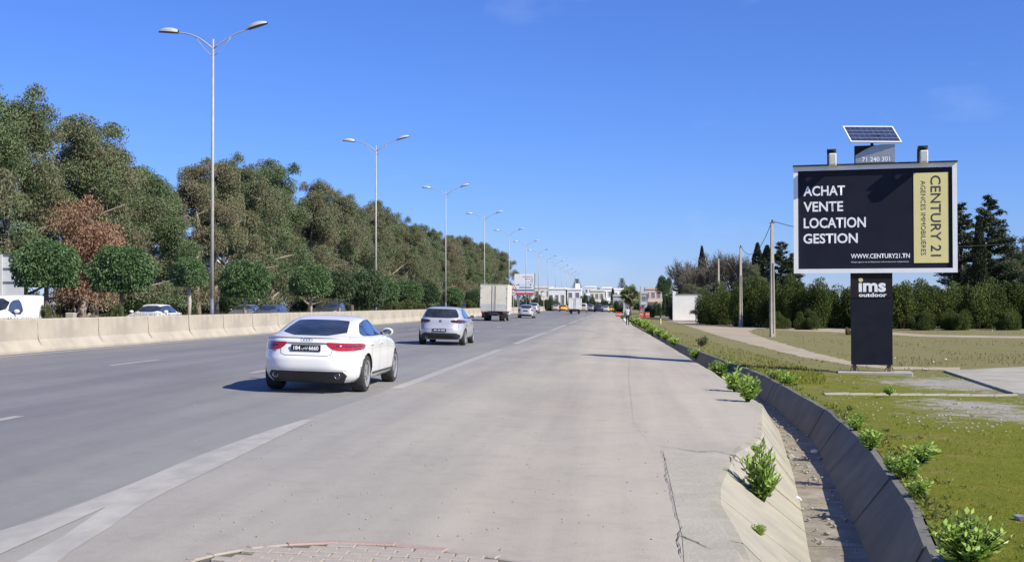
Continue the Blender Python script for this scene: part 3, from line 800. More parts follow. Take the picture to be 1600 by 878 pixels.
# wilted tree
p = at(128, 480, 62)
dw, dl = eucalyptus(321, 7.0, 1.5, 520, .5, .10)
place_tree('wilted_tree', (dw, dl), (BARKP, DEAD), (p.x, p.y, 0.36), 0.6, (1, 1, 1.0), 'small dead tree with orange-brown leaves among the eucalyptus at left', 'tree')
def ficus(seed, rx=1.2, h=1.7, n=11000, trunk=2.6):
    """clipped dome on a short trunk; origin at the soil"""
    rr = random.Random(seed); r = np.random.default_rng(seed)
    mb = MB().tube([(0, 0, -.2), (.03, .02, trunk * .5), (0, 0, trunk)], [.10, .085, .07], 7)
    for k in range(7):
        g = k * .9; mb.tube([(0, 0, trunk * .75), (math.cos(g) * rx * .4, math.sin(g) * rx * .4, trunk), (math.cos(g) * rx * .8, math.sin(g) * rx * .8, trunk + h * .35)], [.04, .03, .01], 4, False)
    u = unit(r.normal(size=(n, 3))); rad = 1 - .42 * r.random((n, 1)) ** 1.6
    bump = 1 + .10 * np.sin(u[:, :1] * 4 + seed) * np.cos(u[:, 1:2] * 5 + u[:, 2:] * 4 + seed * 1.7) + .05 * np.sin(u[:, 2:] * 13 + u[:, :1] * 9) + np.where(r.random((n, 1)) < .03, r.random((n, 1)) * .14, 0)
    P = u * rad * bump * np.array([rx, rx, h * .52])
    P[:, 2] = np.where(P[:, 2] < -.24 * h, -.24 * h - r.random(n) * .10 * h, P[:, 2]) + trunk + .26 * h
    D = u * .8 + r.normal(size=(n, 3)) * .6 + np.array([0, 0, -.5])
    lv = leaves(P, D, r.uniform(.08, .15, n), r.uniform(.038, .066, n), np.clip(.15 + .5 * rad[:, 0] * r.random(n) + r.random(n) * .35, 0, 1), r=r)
    return mb.mesh(True), leaf_mesh(lv)
FV = [ficus(40 + i) for i in range(5)]
fic = [(72, 367, 440, 54, -19.0, 0, 'large round clipped tree beside the hoarding, leftmost of the clipped row'),
       (190, 376, 447, 52, -19.0, 0, 'wide round clipped tree right of the orange dead tree'),
       (295, 398, 442, 29, -19.0, 0, 'smallest round clipped tree, just left of the nearest street lamp'),
       (383, 402, 458, 40, -19.0, 0, 'round clipped tree just right of the nearest street lamp'),
       (486, 410, 457, 33, -19.0, 0, 'round clipped tree midway between the first two street lamps'),
       (530, 418, 461, 27, -19.0, 1, 'clipped tree touching the dark one by the second street lamp'),
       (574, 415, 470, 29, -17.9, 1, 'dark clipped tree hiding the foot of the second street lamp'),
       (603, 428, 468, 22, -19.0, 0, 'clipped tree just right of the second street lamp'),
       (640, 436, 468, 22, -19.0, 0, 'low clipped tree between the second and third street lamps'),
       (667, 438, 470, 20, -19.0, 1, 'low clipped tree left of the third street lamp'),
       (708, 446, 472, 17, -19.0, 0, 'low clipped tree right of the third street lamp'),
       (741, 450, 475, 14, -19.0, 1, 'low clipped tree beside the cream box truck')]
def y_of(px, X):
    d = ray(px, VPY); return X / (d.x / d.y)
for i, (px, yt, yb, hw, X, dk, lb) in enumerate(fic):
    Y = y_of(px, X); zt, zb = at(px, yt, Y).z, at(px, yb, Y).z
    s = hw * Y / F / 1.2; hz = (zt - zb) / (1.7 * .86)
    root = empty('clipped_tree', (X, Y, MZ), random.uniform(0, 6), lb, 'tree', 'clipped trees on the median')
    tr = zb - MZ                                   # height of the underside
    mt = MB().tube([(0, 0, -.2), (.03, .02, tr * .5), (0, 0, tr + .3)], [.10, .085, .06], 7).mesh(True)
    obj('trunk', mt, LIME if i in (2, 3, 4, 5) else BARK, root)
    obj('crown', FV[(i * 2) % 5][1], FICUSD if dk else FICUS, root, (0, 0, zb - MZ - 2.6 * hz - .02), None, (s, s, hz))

def bush(seed, n=6000, lobes=12, leaf=(.16, .30), drop=0.0):
    """rounded shrub about 2 wide and 1 high, origin at the ground"""
    rr = random.Random(seed); r = np.random.default_rng(seed); parts = []; mb = MB()
    for k in range(lobes):
        g = rr.uniform(0, 6.28); q = rr.random() ** .6 * .72
        c = Vector((math.cos(g) * q, math.sin(g) * q, rr.uniform(.14, .78 - .35 * q))); s = rr.uniform(.15, .36); cv = rr.random()
        mb.tube([(c.x * .2, c.y * .2, -.05), c * .6, c], [.02, .014, .006], 4, False)
        m = n // lobes; u = unit(r.normal(size=(m, 3))) * (1 - .5 * r.random((m, 1)) ** 1.5)
        P = u * s + np.array(c); P[:, 2] = np.abs(P[:, 2])
        D = u + r.normal(size=(m, 3)) * .7 + np.array([0, 0, drop])
        parts.append(leaves(P, D, r.uniform(leaf[0], leaf[1], m) * .17, r.uniform(leaf[0], leaf[1], m) * .11, np.clip(cv * .55 + r.random(m) * .45, 0, 1), r=r))
    return mb.mesh(True), leaf_mesh(*parts)
BV = [bush(60 + i, 30000, 26) for i in range(5)]
BO = [bush(80 + i, 5200, 12, (.28, .5), .4) for i in range(3)]
def place_bush(px, ytop, hw, X=None, Y=None, z=0, mats=(BARK, SHRUB), vs=BV, label='', group=None, k=0, name='shrub', deep=1.0):
    if Y is None: Y = y_of(px, X)
    X = at(px, VPY, Y).x
    h = at(px, ytop, Y).z - z; w = hw * Y / F
    return place_tree(name, vs[k % len(vs)], mats, (X, Y, z - .05), random.uniform(0, 6.28), (w / .95, w * deep / .95, h / .98), label, 'shrub', group, ('stems', 'foliage'))
for k, (px, yt, hw, lb) in enumerate(((612, 466, 14, 'loose shrub behind the barrier right of the second street lamp'), (634, 462, 18, 'broad shrub behind the barrier, midway between second and third street lamps'),
        (655, 466, 14, 'shrub behind the barrier above the roof of the silver hatchback'), (716, 461, 14, 'shrub behind the barrier just right of the third street lamp'), (735, 464, 12, 'shrub behind the barrier left of the cream truck'),
        (70, 462, 12, 'small leafy sapling under the leftmost clipped tree'), (185, 466, 12, 'small shrub under the second clipped tree'), (560, 470, 8, 'little bush under the dark clipped tree'))):
    place_bush(px, yt, hw, X=-18.4, z=MZ, mats=(BARK, OLE), vs=BO, label=lb, group='shrubs on the median', k=k)
for k in range(12):
    X = -35.6 + (k % 3); Y = 58 + k * 19
    place_tree('shrub', BV[k % 5], (BARK, FICUSD), (X, Y, .3), k, (2.6, 5.5, 3.6), 'dark undergrowth bush beneath the eucalyptus trunks, %s from the left' % ORD[k], 'shrub', 'undergrowth beneath the eucalyptus', ('stems', 'foliage'))  # leaf colour darkened to stand for the shadow beneath the trees

# hedge of big bushes across the field
hed = [(1108, 446, 24, 128, 'first bush of the hedge, behind the dark car in the yard'), (1135, 438, 26, 122, 'hedge bush behind the second concrete pole'), (1172, 434, 30, 116, 'tall hedge bush left of the nearest concrete pole'),
       (1205, 436, 30, 112, 'hedge bush directly behind the nearest concrete pole'), (1240, 430, 30, 109, 'hedge bush just below the lower left corner of the billboard'), (1280, 432, 32, 108, 'hedge bush left of the billboard pillar'), (1318, 436, 30, 108, 'hedge bush partly behind the billboard pillar'),
       (1360, 434, 32, 107, 'hedge bush wholly behind the billboard pillar'), (1408, 436, 34, 106, 'hedge bush just right of the billboard pillar'), (1446, 430, 34, 107, 'hedge bush below the lower right corner of the billboard'), (1488, 428, 34, 107, 'hedge bush below the dark conifers'),
       (1530, 434, 36, 107, 'hedge bush right of the dark conifers'), (1572, 430, 34, 108, 'last full hedge bush near the right edge of the picture'), (1618, 432, 38, 108, 'hedge bush cut off by the right edge of the picture')]
for k, (px, yt, hw, Y, lb) in enumerate(hed):
    place_bush(px, yt + random.uniform(-9, 6), hw * random.uniform(1.05, 1.35), Y=Y, z=-.36, label=lb, group='hedge across the field', k=k, deep=1.2)
for k, (px, yt, hw, Y, lb) in enumerate(((1165, 490, 12, 113, 'low green bush at the foot of the second concrete pole'), (1262, 480, 24, 101, 'low bush in front of the hedge left of the billboard pillar'), (1440, 484, 26, 100, 'low bush in front of the hedge right of the billboard pillar'),
        (1500, 478, 28, 100, 'low bush in front of the hedge below the conifers'), (1575, 480, 26, 101, 'low bush in front of the hedge at the right edge'), (1215, 482, 20, 104, 'low bush in front of the hedge beside the nearest concrete pole'))):
    place_bush(px, yt, hw, Y=Y, z=-.36, label=lb, group='low bushes before the hedge', k=k + 2)
place_bush(1325, 508, 7, Y=84, z=-.36, mats=(TWIG, DRYG), vs=BO, label='small brown dry bush left of the billboard pillar', k=1)

def conifer(seed, H=14.0, rad=3.2, tiers=34):
    rr = random.Random(seed); r = np.random.default_rng(seed); mb = MB(); parts = []
    mb.tube([(0, 0, -.3), (.1, 0, H * .5), (0, .1, H)], [.28, .15, .02], 7)
    for i in range(tiers):
        t = i / tiers; z = H * (.10 + .88 * t)
        for k in range(3 if t < .85 else 2):
            g = rr.uniform(0, 6.28); ln = rad * (1 - t) ** .75 * rr.uniform(.55, 1.25) + .35
            b = Vector((0, 0, z)); e = Vector((math.cos(g) * ln, math.sin(g) * ln, z + ln * rr.uniform(.02, .30)))
            m = b.lerp(e, .55) - Vector((0, 0, ln * .10))
            mb.tube([b, m, e], [.05 * (1 - t) + .015, .025, .008], 4, False)
            n = int(150 * ln / 2 + 40); s = r.random(n) ** .7
            B, Mi, E = (np.array(x) for x in (b, m, e))
            P = B * (1 - s[:, None]) ** 2 + 2 * Mi * (s * (1 - s))[:, None] + E * s[:, None] ** 2
            P = P + r.normal(size=(n, 3)) * np.array([.22, .22, .14]) * (.6 + .5 * ln / rad)
            D = np.array(e - b)[None] / ln + r.normal(size=(n, 3)) * .5 + np.array([0, 0, -.15])
            parts.append(leaves(P, D, r.uniform(.25, .5, n), r.uniform(.07, .14, n), np.clip(rr.random() * .5 + r.random(n) * .5, 0, 1), r=r))
    return mb.mesh(True), leaf_mesh(*parts)
def cypress(seed, n=5200):
    r = np.random.default_rng(seed)
    t = r.random(n) ** .85; g = r.random(n) * 6.283
    q = np.sin(np.pi * np.clip(t * .93 + .07, 0, 1)) ** .6 * (1 - .25 * t) * (.7 + .3 * r.random(n)) * (1 + .14 * np.sin(t * 23 + g * 2))
    P = np.stack([np.cos(g) * q, np.sin(g) * q, t * 10 + .5], 1)
    D = np.stack([np.cos(g) * .5, np.sin(g) * .5, np.full(n, 1.0)], 1) + r.normal(size=(n, 3)) * .35
    return MB().tube([(0, 0, -.3), (0, 0, 4)], [.2, .08], 6).mesh(True), leaf_mesh(leaves(P, D, r.uniform(.25, .5, n), r.uniform(.08, .16, n), r.random(n), r=r))
def bare_tree(seed, H=10.0):
    rr = random.Random(seed); mb = MB(); ends = []
    def grow(p, d, L, rad, dep):
        e = p + d * L; mb.tube([p, p.lerp(e, .5) + Vector((rr.gauss(0, .04), rr.gauss(0, .04), 0)) * L, e], [rad, rad * .85, rad * .7], 5 if dep > 3 else 3, False)
        if dep == 0: ends.append(e[:]); return
        for k in range(4 if dep > 1 else 3):
            n = (d + Vector((rr.gauss(0, .42), rr.gauss(0, .42), .22 + rr.gauss(0, .2)))).normalized()
            grow(p.lerp(e, rr.uniform(.5, 1)), n, L * rr.uniform(.66, .88), max(rad * .60, .024), dep - 1)
    grow(Vector((0, 0, -.3)), Vector((0, 0, 1)), H * .24, .2, 5)
    zs = max(e[2] for e in ends); k_ = H / zs
    for v in mb.v: v *= k_
    r = np.random.default_rng(seed); E_ = np.array(ends) * k_; P = E_[r.integers(0, len(E_), 1500)] + r.normal(size=(1500, 3)) * .16
    return mb.mesh(True), leaf_mesh(leaves(P, r.normal(size=(1500, 3)), r.uniform(.10, .22, 1500), r.uniform(.03, .06, 1500), r.random(1500), r=r))
CN = [conifer(7), conifer(8, 14, 2.8), conifer(9, 14, 3.6)]
CY = [cypress(5), cypress(6)]
BT = [bare_tree(3), bare_tree(4), bare_tree(12)]
def place_top(name, px, ytop, Y, ms, mats, H0, wide, label, parts, cat='tree', z=-.36, group=None):
    h = at(px, ytop, Y).z - z
    return place_tree(name, ms, mats, (at(px, VPY, Y).x, Y, z), random.uniform(0, 6), (wide, wide, h / H0), label, cat, group, parts)
TC = ('trunk', 'crown')
place_top('conifer_tree', 1546, 300, 128, CN[0], (BARK, PINE), 14, 1.05, 'tallest dark conifer right of the billboard', TC)
place_top('conifer_tree', 1503, 312, 126, CN[1], (BARK, PINE), 14, 1.0, 'dark conifer half hidden by the right edge of the billboard', TC)
place_top('cypress_tree', 1531, 338, 123, CY[0], (BARK, CYP), 10.5, .85, 'slim grey-green cypress in front of the tallest conifer', TC)
place_top('conifer_tree', 1594, 368, 136, EUV[2], (BARK, EUC), 14.6, 1.0, 'round-topped tree at the right edge behind the hedge', TC)
place_top('conifer_tree', 1570, 388, 134, EUV[4], (BARK, EUC2), 14.6, .8, 'lower leafy tree between the conifers and the right edge', TC)
place_top('conifer_tree', 1630, 350, 136, EUV[1], (BARK, EUC), 14.6, 1.0, 'tree beyond the right edge of the picture behind the hedge', TC)
place_top('cypress_tree', 1184, 380, 168, CY[1], (BARK, CYP), 10.5, 1.15, 'dark pointed cypress, left of the pair behind the hedge', TC)
place_top('cypress_tree', 1199, 384, 164, CY[0], (BARK, CYP), 10.5, 1.35, 'dark pointed cypress, right of the pair behind the hedge', TC)
place_top('conifer_tree', 1221, 374, 150, CN[2], (BARK, PINE), 14, .72, 'dark conifer just left of the billboard frame', TC)
place_top('conifer_tree', 1240, 392, 150, CN[1], (BARK, PINE), 14, .70, 'lower conifer hiding behind the left edge of the billboard', TC)
place_top('conifer_tree', 1172, 404, 150, EUV[3], (BARK, EUC), 14.6, .62, 'dull green tree rising over the hedge left of the cypress pair', TC)
place_top('cypress_tree', 1097, 385, 182, CY[1], (BARK, CYP), 10.5, .80, 'lone slim cypress rising over the bare trees', TC)
for px, yt, Y, k, w, lb in ((1075, 402, 186, 0, .9, 'bare grey tree, leftmost behind the white wall'), (1103, 393, 176, 1, .9, 'bare grey tree beside the lone cypress'), (1126, 390, 172, 2, .95, 'bare grey tree behind the third concrete pole'),
                            (1148, 391, 170, 0, .95, 'tallest bare grey tree behind the second concrete pole'), (1167, 397, 172, 1, .8, 'bare grey tree left of the cypress pair'), (1088, 408, 170, 2, .7, 'short bare grey tree above the white wall')):
    place_top('bare_tree', px, yt, Y, BT[k], (TWIG, EUC3), 10.0, w, lb, ('trunk', 'sparse_leaves'))
place_top('conifer_tree', 1060, 421, 200, CN[1], (BARK, PINE), 14, .55, 'small dark pointed conifer left of the bare trees', TC)
place_top('conifer_tree', 1078, 436, 165, EUV[0], (BARK, EUC), 14.6, .55, 'dim olive tree behind the white wall', TC)
place_top('conifer_tree', 1118, 430, 150, EUV[5], (BARK, EUC3), 14.6, .6, 'brownish tree behind the first bush of the hedge', TC)

# grasses
def blades(px0, px1, py0, py1, n, zf, h0, h1, r, keep=None, bend=.35, wf=.16):
    P = []
    while len(P) < n:
        px, py = r.uniform(px0, px1), r.uniform(py0, py1)
        q = ground(px, py, zf)
        if keep is None or keep(q.x, q.y): P.append((q.x, q.y, q.z))
    return np.array(P)
def blade_mesh(P, H, r, wf=.16, bend=.4):
    n = len(P); d = r.normal(size=(n, 2)); d /= np.linalg.norm(d, axis=1, keepdims=True)
    V = np.empty((n, 3, 3)); w = (H * wf)[:, None]
    side = np.stack([-d[:, 1], d[:, 0], np.zeros(n)], 1)
    V[:, 0] = P - side * w / 2; V[:, 1] = P + side * w / 2
    V[:, 2] = P + np.concatenate([d * (H * bend * r.random(n))[:, None], H[:, None]], 1)
    return fast_mesh(V.reshape(-1, 3), np.arange(n * 3).reshape(n, 3), False, {'rnd': np.repeat(r.random(n), 3)})
def ok_turf(x, y):
    if x < RLIP(y) + .12: return False
    if gravel(x, y, 0) > .26 and rng.random() < .93: return False
    return True
P = blades(1280, 1900, 590, 990, 34000, FZ, 0, 0, rng, ok_turf)
Hh = rng.uniform(.005, .016, len(P)) * (1 + .5 * (P[:, 1] > 16)) * np.where(rng.random(len(P)) < .06, 2.2, 1)
o = obj('turf_grass', blade_mesh(P, Hh, rng, .5, 1.3), GRASS); tag(o, 'short mossy green turf right of the drainage channel', 'grass', kind='stuff')
P = blades(1030, 1290, 500, 600, 5000, FZ, 0, 0, rng, lambda x, y: RLIP(y) + .12 < x < RLIP(y) + 2.2)
o = obj('verge_grass', blade_mesh(P, rng.uniform(.04, .12, len(P)), rng, .2, .7), GRASS); tag(o, 'green grass along the far lip of the drainage channel', 'grass', kind='stuff')
P = blades(1180, 1900, 512, 580, 16000, FZ, 0, 0, rng, lambda x, y: x > RLIP(y) + .3)
m_ = (np.sin(P[:, 0] * .9 + P[:, 1] * .13) + np.sin(P[:, 1] * .31) + rng.normal(size=len(P)) * .6) > .1
def on_track(x, y, polys):
    c = False
    for poly in polys:
        inside = False; j = len(poly) - 1
        for i in range(len(poly)):
            if (poly[i][1] > y) != (poly[j][1] > y) and x < (poly[j][0] - poly[i][0]) * (y - poly[i][1]) / (poly[j][1] - poly[i][1]) + poly[i][0]: inside = not inside
            j = i
        c = c or inside
    return c
TP = [[(ground(px, py, FZ).x, ground(px, py, FZ).y) for px, py in poly] for poly in (
    [(1008, 487), (1060, 505), (1180, 541), (1250, 558), (1330, 572), (1500, 580), (1900, 584), (1900, 572), (1400, 572), (1280, 552), (1170, 519), (1210, 506), (1115, 490)],
    [(1165, 514), (1330, 521), (1450, 527), (1900, 531), (1900, 524), (1450, 522), (1165, 506)])]
P = P[m_ & (rng.random(len(P)) < .6)]; P = P[[not on_track(x, y, TP) for x, y, z in P]]
o = obj('meadow_grass', blade_mesh(P, rng.uniform(.04, .12, len(P)), rng, .35, .9), DRYG); tag(o, 'dry yellowish meadow grass between the two dirt tracks', 'grass', kind='stuff')
n = 30000
P = np.stack([rng.uniform(-20.2, -16.8, n), 24 + 130 * rng.random(n) ** 1.5, np.full(n, MZ)], 1)
cl_ = np.sin(P[:, 1] * .8) + np.sin(P[:, 1] * 2.1 + P[:, 0]) + rng.normal(size=n) * .5
o = obj('median_grass', blade_mesh(P, np.clip(.25 + .07 * cl_, .1, .45) * rng.uniform(.6, 1.1, n), rng, .07, .5), DRYG); tag(o, 'dry grass growing along the top of the concrete barrier', 'grass', kind='stuff')

# leafy weeds along the channel
def weed(seed, n=130, ls=1.0):
    """many-stemmed leafy weed about 1 wide and 1 high"""
    rr = random.Random(seed); r = np.random.default_rng(seed); mb = MB(); C, D, L = [], [], []
    for s in range(max(16, n // 7)):
        g = rr.uniform(0, 6.28); q = rr.random() ** .7 * .40
        e = Vector((math.cos(g) * q, math.sin(g) * q, rr.uniform(.35, .92) * (1 - q * .7))); mb.tube([(0, 0, -.06), e * .55 + Vector((0, 0, .05)), e], [.014, .011, .006], 4, False)
        for k in range(13):
            t = .25 + .75 * k / 12; p = e * t; a = k * 2.4 + rr.random(); up = .25 + .9 * t ** 3
            d = Vector((math.cos(a), math.sin(a), up + rr.uniform(-.2, .2))).normalized(); ln = rr.uniform(.13, .23) * ls
            C.append(p + d * ln * .5); D.append(d); L.append(ln)
    C, D, L = np.array(C), np.array(D), np.array(L)
    lv = leaves(C, D, L, L * .40, np.clip(C[:, 2] * .6 + r.random(len(C)) * .5, 0, 1), .12, r)
    return mb.mesh(), leaf_mesh(lv)
WV = [weed(20 + i, 160 + 60 * (i % 2)) for i in range(4)] + [weed(30, 420, .62), weed(31, 300, .78)]
def chan_z(x, y):
    a, b, c, d = LLIP(y), LBASE(y), RBASE(y), RLIP(y); k = chan_depth(y)
    return float(np.interp(x, [a, b, c, d, d + 2, d + 7], [road_z(a), ZB * k, ZB * k, ZR * k, ZR, fz(d + 7)]))
def place_weed(px, pyb, w, h, label, zf=None, k=0, mat=WEED):
    d = ray(px, pyb); p = None
    t = 2.0
    while t < 200:
        q = EYE + d * (t / d.y)
        if q.x > LLIP(t) and q.z <= chan_z(q.x, t): break
        if q.x <= LLIP(t) and q.z <= road_z(q.x): break
        t += .02 if t < 40 else .1
    sx, sz = w * (1.3 if w < 120 else 1.1) * q.y / F, h * 1.12 * q.y / F
    return place_tree('weed', WV[4 if w > 120 else 5 if h > 80 else k % 4], (SHRUB, mat), (q.x, q.y, q.z), random.uniform(0, 6), (sx, sx, sz), label, 'weed', 'weeds along the channel', ('stems', 'leaves'))
wd = [(1190, 786, 62, 92, 'bright green bushy weed growing from the near channel slope'), (1185, 840, 24, 24, 'tiny weed below the bushy one on the near slope'),
      (1182, 712, 20, 22, 'small dull weed at the asphalt edge above the bushy one'), (1168, 628, 40, 42, 'nearest weed of the clump spilling over the asphalt edge'), (1148, 612, 40, 40, 'middle weed of the clump spilling over the asphalt edge'),
      (1128, 592, 38, 32, 'rear weed of the clump spilling over the asphalt edge'), (1088, 561, 24, 18, 'small weed on the asphalt edge beyond the board shadow'), (1054, 540, 20, 14, 'low weed on the asphalt edge before the far clump'),
      (1336, 672, 36, 30, 'weed on the grass lip, farthest of the near three'), (1360, 704, 40, 38, 'weed on the grass lip beside the wall, second of three'), (1440, 722, 58, 34, 'dark low weed standing alone out on the turf'),
      (1416, 748, 52, 40, 'weed on the grass lip above the big corner weed'), (1436, 776, 40, 34, 'yellowish weed between the lip and the big corner weed'), (1396, 738, 30, 30, 'small weed hugging the channel wall top'), (1516, 886, 140, 84, 'largest leafy weed in the lower right corner'),
      (1390, 617, 18, 14, 'tiny weed beside the low kerb in front of the billboard'), (1230, 600, 34, 20, 'low weed at the lip left of the billboard footing'), (1212, 592, 30, 16, 'flat weed at the lip further left of the billboard footing')]
for k, (px, py, w, h, lb) in enumerate(wd): place_weed(px, py, w, h, lb, k=k)
for k, (px, py, w, h) in enumerate(((1040, 531, 20, 14), (1030, 527, 20, 15), (1020, 523, 22, 17), (1012, 518, 20, 16), (1003, 513, 20, 16), (994, 508, 18, 13), (986, 503, 14, 10), (975, 499, 12, 9), (966, 495, 10, 8), (1008, 511, 20, 12))):
    place_weed(px, py, w, h, 'green verge weed beside the walking person, %s from the near end' % ORD[k], k=k)
# thin leggy shrub by the channel
p = ground(1096, 541, ZR)
t = MB()
for k in range(7):
    g = k * .9; t.tube([(0, 0, -.05), (math.cos(g) * .2, .2 * math.sin(g), .3), (math.cos(g) * .45, .4 * math.sin(g), .55 + .1 * (k % 3))], [.02, .015, .006], 4)
place_tree('leggy_shrub', (t.mesh(), WV[0][1]), (TWIG, OLE), (p.x, p.y, ZR), .5, (.9, .9, .6), 'thin leggy shrub on the verge beside the far channel', 'shrub', None, ('stems', 'leaves'))

C_, D_, L_ = [], [], []
rg_ = np.random.default_rng(77)
for i in range(420):
    y = 6.5 + 40 * rg_.random() ** 1.6
    x = RLIP(y) + .10 + abs(rg_.normal()) * (.16 if i < 240 else 2.2); z = fz(x, y); k_ = rg_.uniform(.4, 1.0) * (1 if i < 240 else .6)
    for j in range(rg_.integers(7, 16)):
        g = rg_.random() * 6.28; d = np.array([math.cos(g), math.sin(g), rg_.uniform(.25, 1.4)]); d /= np.linalg.norm(d); ln = rg_.uniform(.05, .12) * k_
        C_.append(np.array([x, y, z]) + d * ln * rg_.uniform(.5, .9) + rg_.normal(size=3) * np.array([.04, .04, .004]) * k_); D_.append(d); L_.append(ln)
C_, D_, L_ = np.array(C_), np.array(D_), np.array(L_)
o = obj('ground_cover', leaf_mesh(leaves(C_, D_, L_, L_ * .34, rg_.random(len(L_)), .1)), WEED2); tag(o, 'scrappy low weeds along the channel lip and in the turf', 'ground cover', kind='stuff')
# small loose things: stones and litter
def pebble(seed, s):
    r = random.Random(seed); bm = bmesh.new(); bmesh.ops.create_icosphere(bm, subdivisions=1, radius=s)
    for v in bm.verts: v.co *= r.uniform(.6, 1.15); v.co.z *= .6
    me = bpy.data.meshes.new('p'); bm.to_mesh(me); bm.free(); return me
PEB = [pebble(i, 1) for i in range(4)]
V0 = [np.array([v.co[:] for v in m.vertices]) for m in PEB]; F0 = [np.array([p.vertices[:] for p in m.polygons]) for m in PEB]
Vs, Fs, b = [], [], 0
def add_peb(x, y, z, s, k):
    global b
    a = rng.random() * 6; c_, s_ = math.cos(a), math.sin(a); v = V0[k] @ np.array([[c_, s_, 0], [-s_, c_, 0], [0, 0, 1]]) * s + np.array([x, y, z])
    Vs.append(v); Fs.append(F0[k] + b); b += len(v)
for i in range(1500):
    px, py = rng.uniform(1290, 1700), rng.uniform(585, 800)
    q = ground(px, py, FZ)
    if gravel(q.x, q.y, 0) > .15 + .1 * rng.random() and q.x > RLIP(q.y) + .2: add_peb(q.x, q.y, q.z, rng.uniform(.008, .035), i % 4)
for i in range(260):
    y = rng.uniform(7, 40); x = LBASE(y) + (RBASE(y) - LBASE(y)) * rng.random(); add_peb(x, y, ZB + .03, rng.uniform(.008, .04), i % 4)
for i in range(140):
    q = ground(rng.uniform(300, 1100), rng.uniform(620, 860), road_z); add_peb(q.x, q.y, q.z + .004, rng.uniform(.005, .014), i % 4)
o = obj('gravel', fast_mesh(np.concatenate(Vs), np.concatenate(Fs)), STONE); tag(o, 'scattered small stones on the turf, shoulder and channel bed', 'gravel', kind='stuff')
st = [(1236, 716, .09, STONE, 'pinkish stone lying on the channel bed', 'stone'), (1274, 708, .08, LITTER, 'pale scrap lying in the shaded channel bed', 'litter'), (1595, 812, .07, STONE, 'grey stone on the turf at the right edge', 'stone'),
      (1246, 782, .07, LITTER, 'white scrap on the channel bed', 'litter'), (1458, 566, .05, LITTER, 'white litter on the dirt track right of the pillar', 'litter'), (1477, 562, .06, LITTER, 'pale litter in the meadow beyond the slab', 'litter'), (1398, 560, .05, LITTER, 'white litter just right of the pillar foot', 'litter'),
      (1447, 579, .08, LITTER, 'pale plastic sheet beside the concrete slab', 'litter'), (1550, 517, .08, LITTER, 'white litter far out in the meadow at right', 'litter')]
for k, (px, py, s, mt, lb, ct) in enumerate(st):
    zf = ZB if px < 1280 and py > 650 else FZ
    q = ground(px, py, zf)
    tag(obj('stone' if ct == 'stone' else 'litter', pebble(50 + k, s), mt, None, (q.x, q.y, q.z + s * .3)), lb, ct)

# ================================================================== STREET LAMPS
def lamp_meshes():
    H = 12.05                                        # above the median soil
    pole = MB().tube([(0, 0, .9), (0, 0, H * .5), (0, 0, H)], [.082, .066, .042], 10).mesh(True)
    foot = MB().tube([(0, 0, -.2), (0, 0, .92)], [.10, .094], 10).mesh(True)
    arms, heads = [], []
    for s, tip in ((-1, Vector((-2.05, 0, H + .32))), (1, Vector((2.05, 0, H + .42)))):
        j = Vector((0, 0, H - .42)); pts = []
        for i in range(9):
            t = i / 8; p = j.lerp(tip - Vector((s * .42, 0, 0)), t); p.z += math.sin(math.pi * t) * (.20 if s < 0 else .12); pts.append(p)
        mb = MB().tube(pts, [.034 - .008 * i / 8 for i in range(9)], 8)
        q = [Vector((s * .04, 0, H - .72)).lerp(pts[4], t) - Vector((0, 0, math.sin(math.pi * t) * .08)) for t in (0, .25, .5, .75, 1)]
        mb.tube(q, .013, 6)
        arms.append(mb.mesh(True))
        d = (pts[-1] - pts[-2]).normalized(); a = math.atan2(d.z, d.x * s)
        prof = []
        hv, hf = [], []
        n = 12
        for i in range(n + 1):                        # housing: a flattened drop, rounded top
            t = i / n; w = .19 * (math.sin(math.pi * min(1, t * .86 + .10)) ** .55); hgt = .20 * (math.sin(math.pi * min(1, t * .82 + .13)) ** .6)
            for k in range(9):
                g = math.pi * k / 8; hv.append(Vector((t * .86 - .08, math.cos(g) * w, math.sin(g) * hgt)))
        for i in range(n):
            for k in range(8): hf.append((i * 9 + k, i * 9 + k + 1, i * 9 + 10 + k, i * 9 + 9 + k))
        gv = [v.copy() for v in hv]
        rot = Matrix.Rotation(-a, 3, 'Y')
        def put(v): v = rot @ v; return pts[-1] + Vector((v.x * s, v.y, v.z))
        top = mesh([put(v) for v in hv], hf, True)
        ub, uf = [], []
        for i in range(n + 1):
            w = hv[i * 9].y
            for k in range(5): ub.append(put(Vector((hv[i * 9].x, w * (1 - k / 2) * .98, -.045 * math.sin(math.pi * k / 4) - .004))))
        for i in range(n):
            for k in range(4): uf.append((i * 5 + k, i * 5 + k + 1, i * 5 + 6 + k, i * 5 + 5 + k))
        heads.append((top, mesh(ub, uf, True)))
    return pole, foot, arms, heads
LP, LFt, LA, LH = lamp_meshes()
lampY0 = y_of(331, -17.35)
LAMP_SP = y_of(587, -17.35) - lampY0
for k in range(13):
    Y = lampY0 + LAMP_SP * k
    lb = ['nearest and tallest twin-arm street lamp rising in front of the trees', 'second twin-arm street lamp, behind the dark clipped tree', 'third twin-arm street lamp, above the silver hatchback', 'fourth twin-arm street lamp, left of the cream box truck'][k] if k < 4 else '%s twin-arm street lamp counted from the left, in the receding line' % ORD[k]
    root = empty('street_lamp', (-17.35, Y, MZ), random.uniform(-.03, .03), lb, 'street lamp', 'street lamps along the median')
    obj('pole', LP, STEEL, root); obj('foot', LFt, STEELD, root)
    for a, (h, g) in zip(LA, LH):
        ao = obj('arm', a, STEEL, root)
        ho = obj('lamp_head', h, LAMPTOP, root)
        obj('lamp_cover', g, LAMPGL, ho)

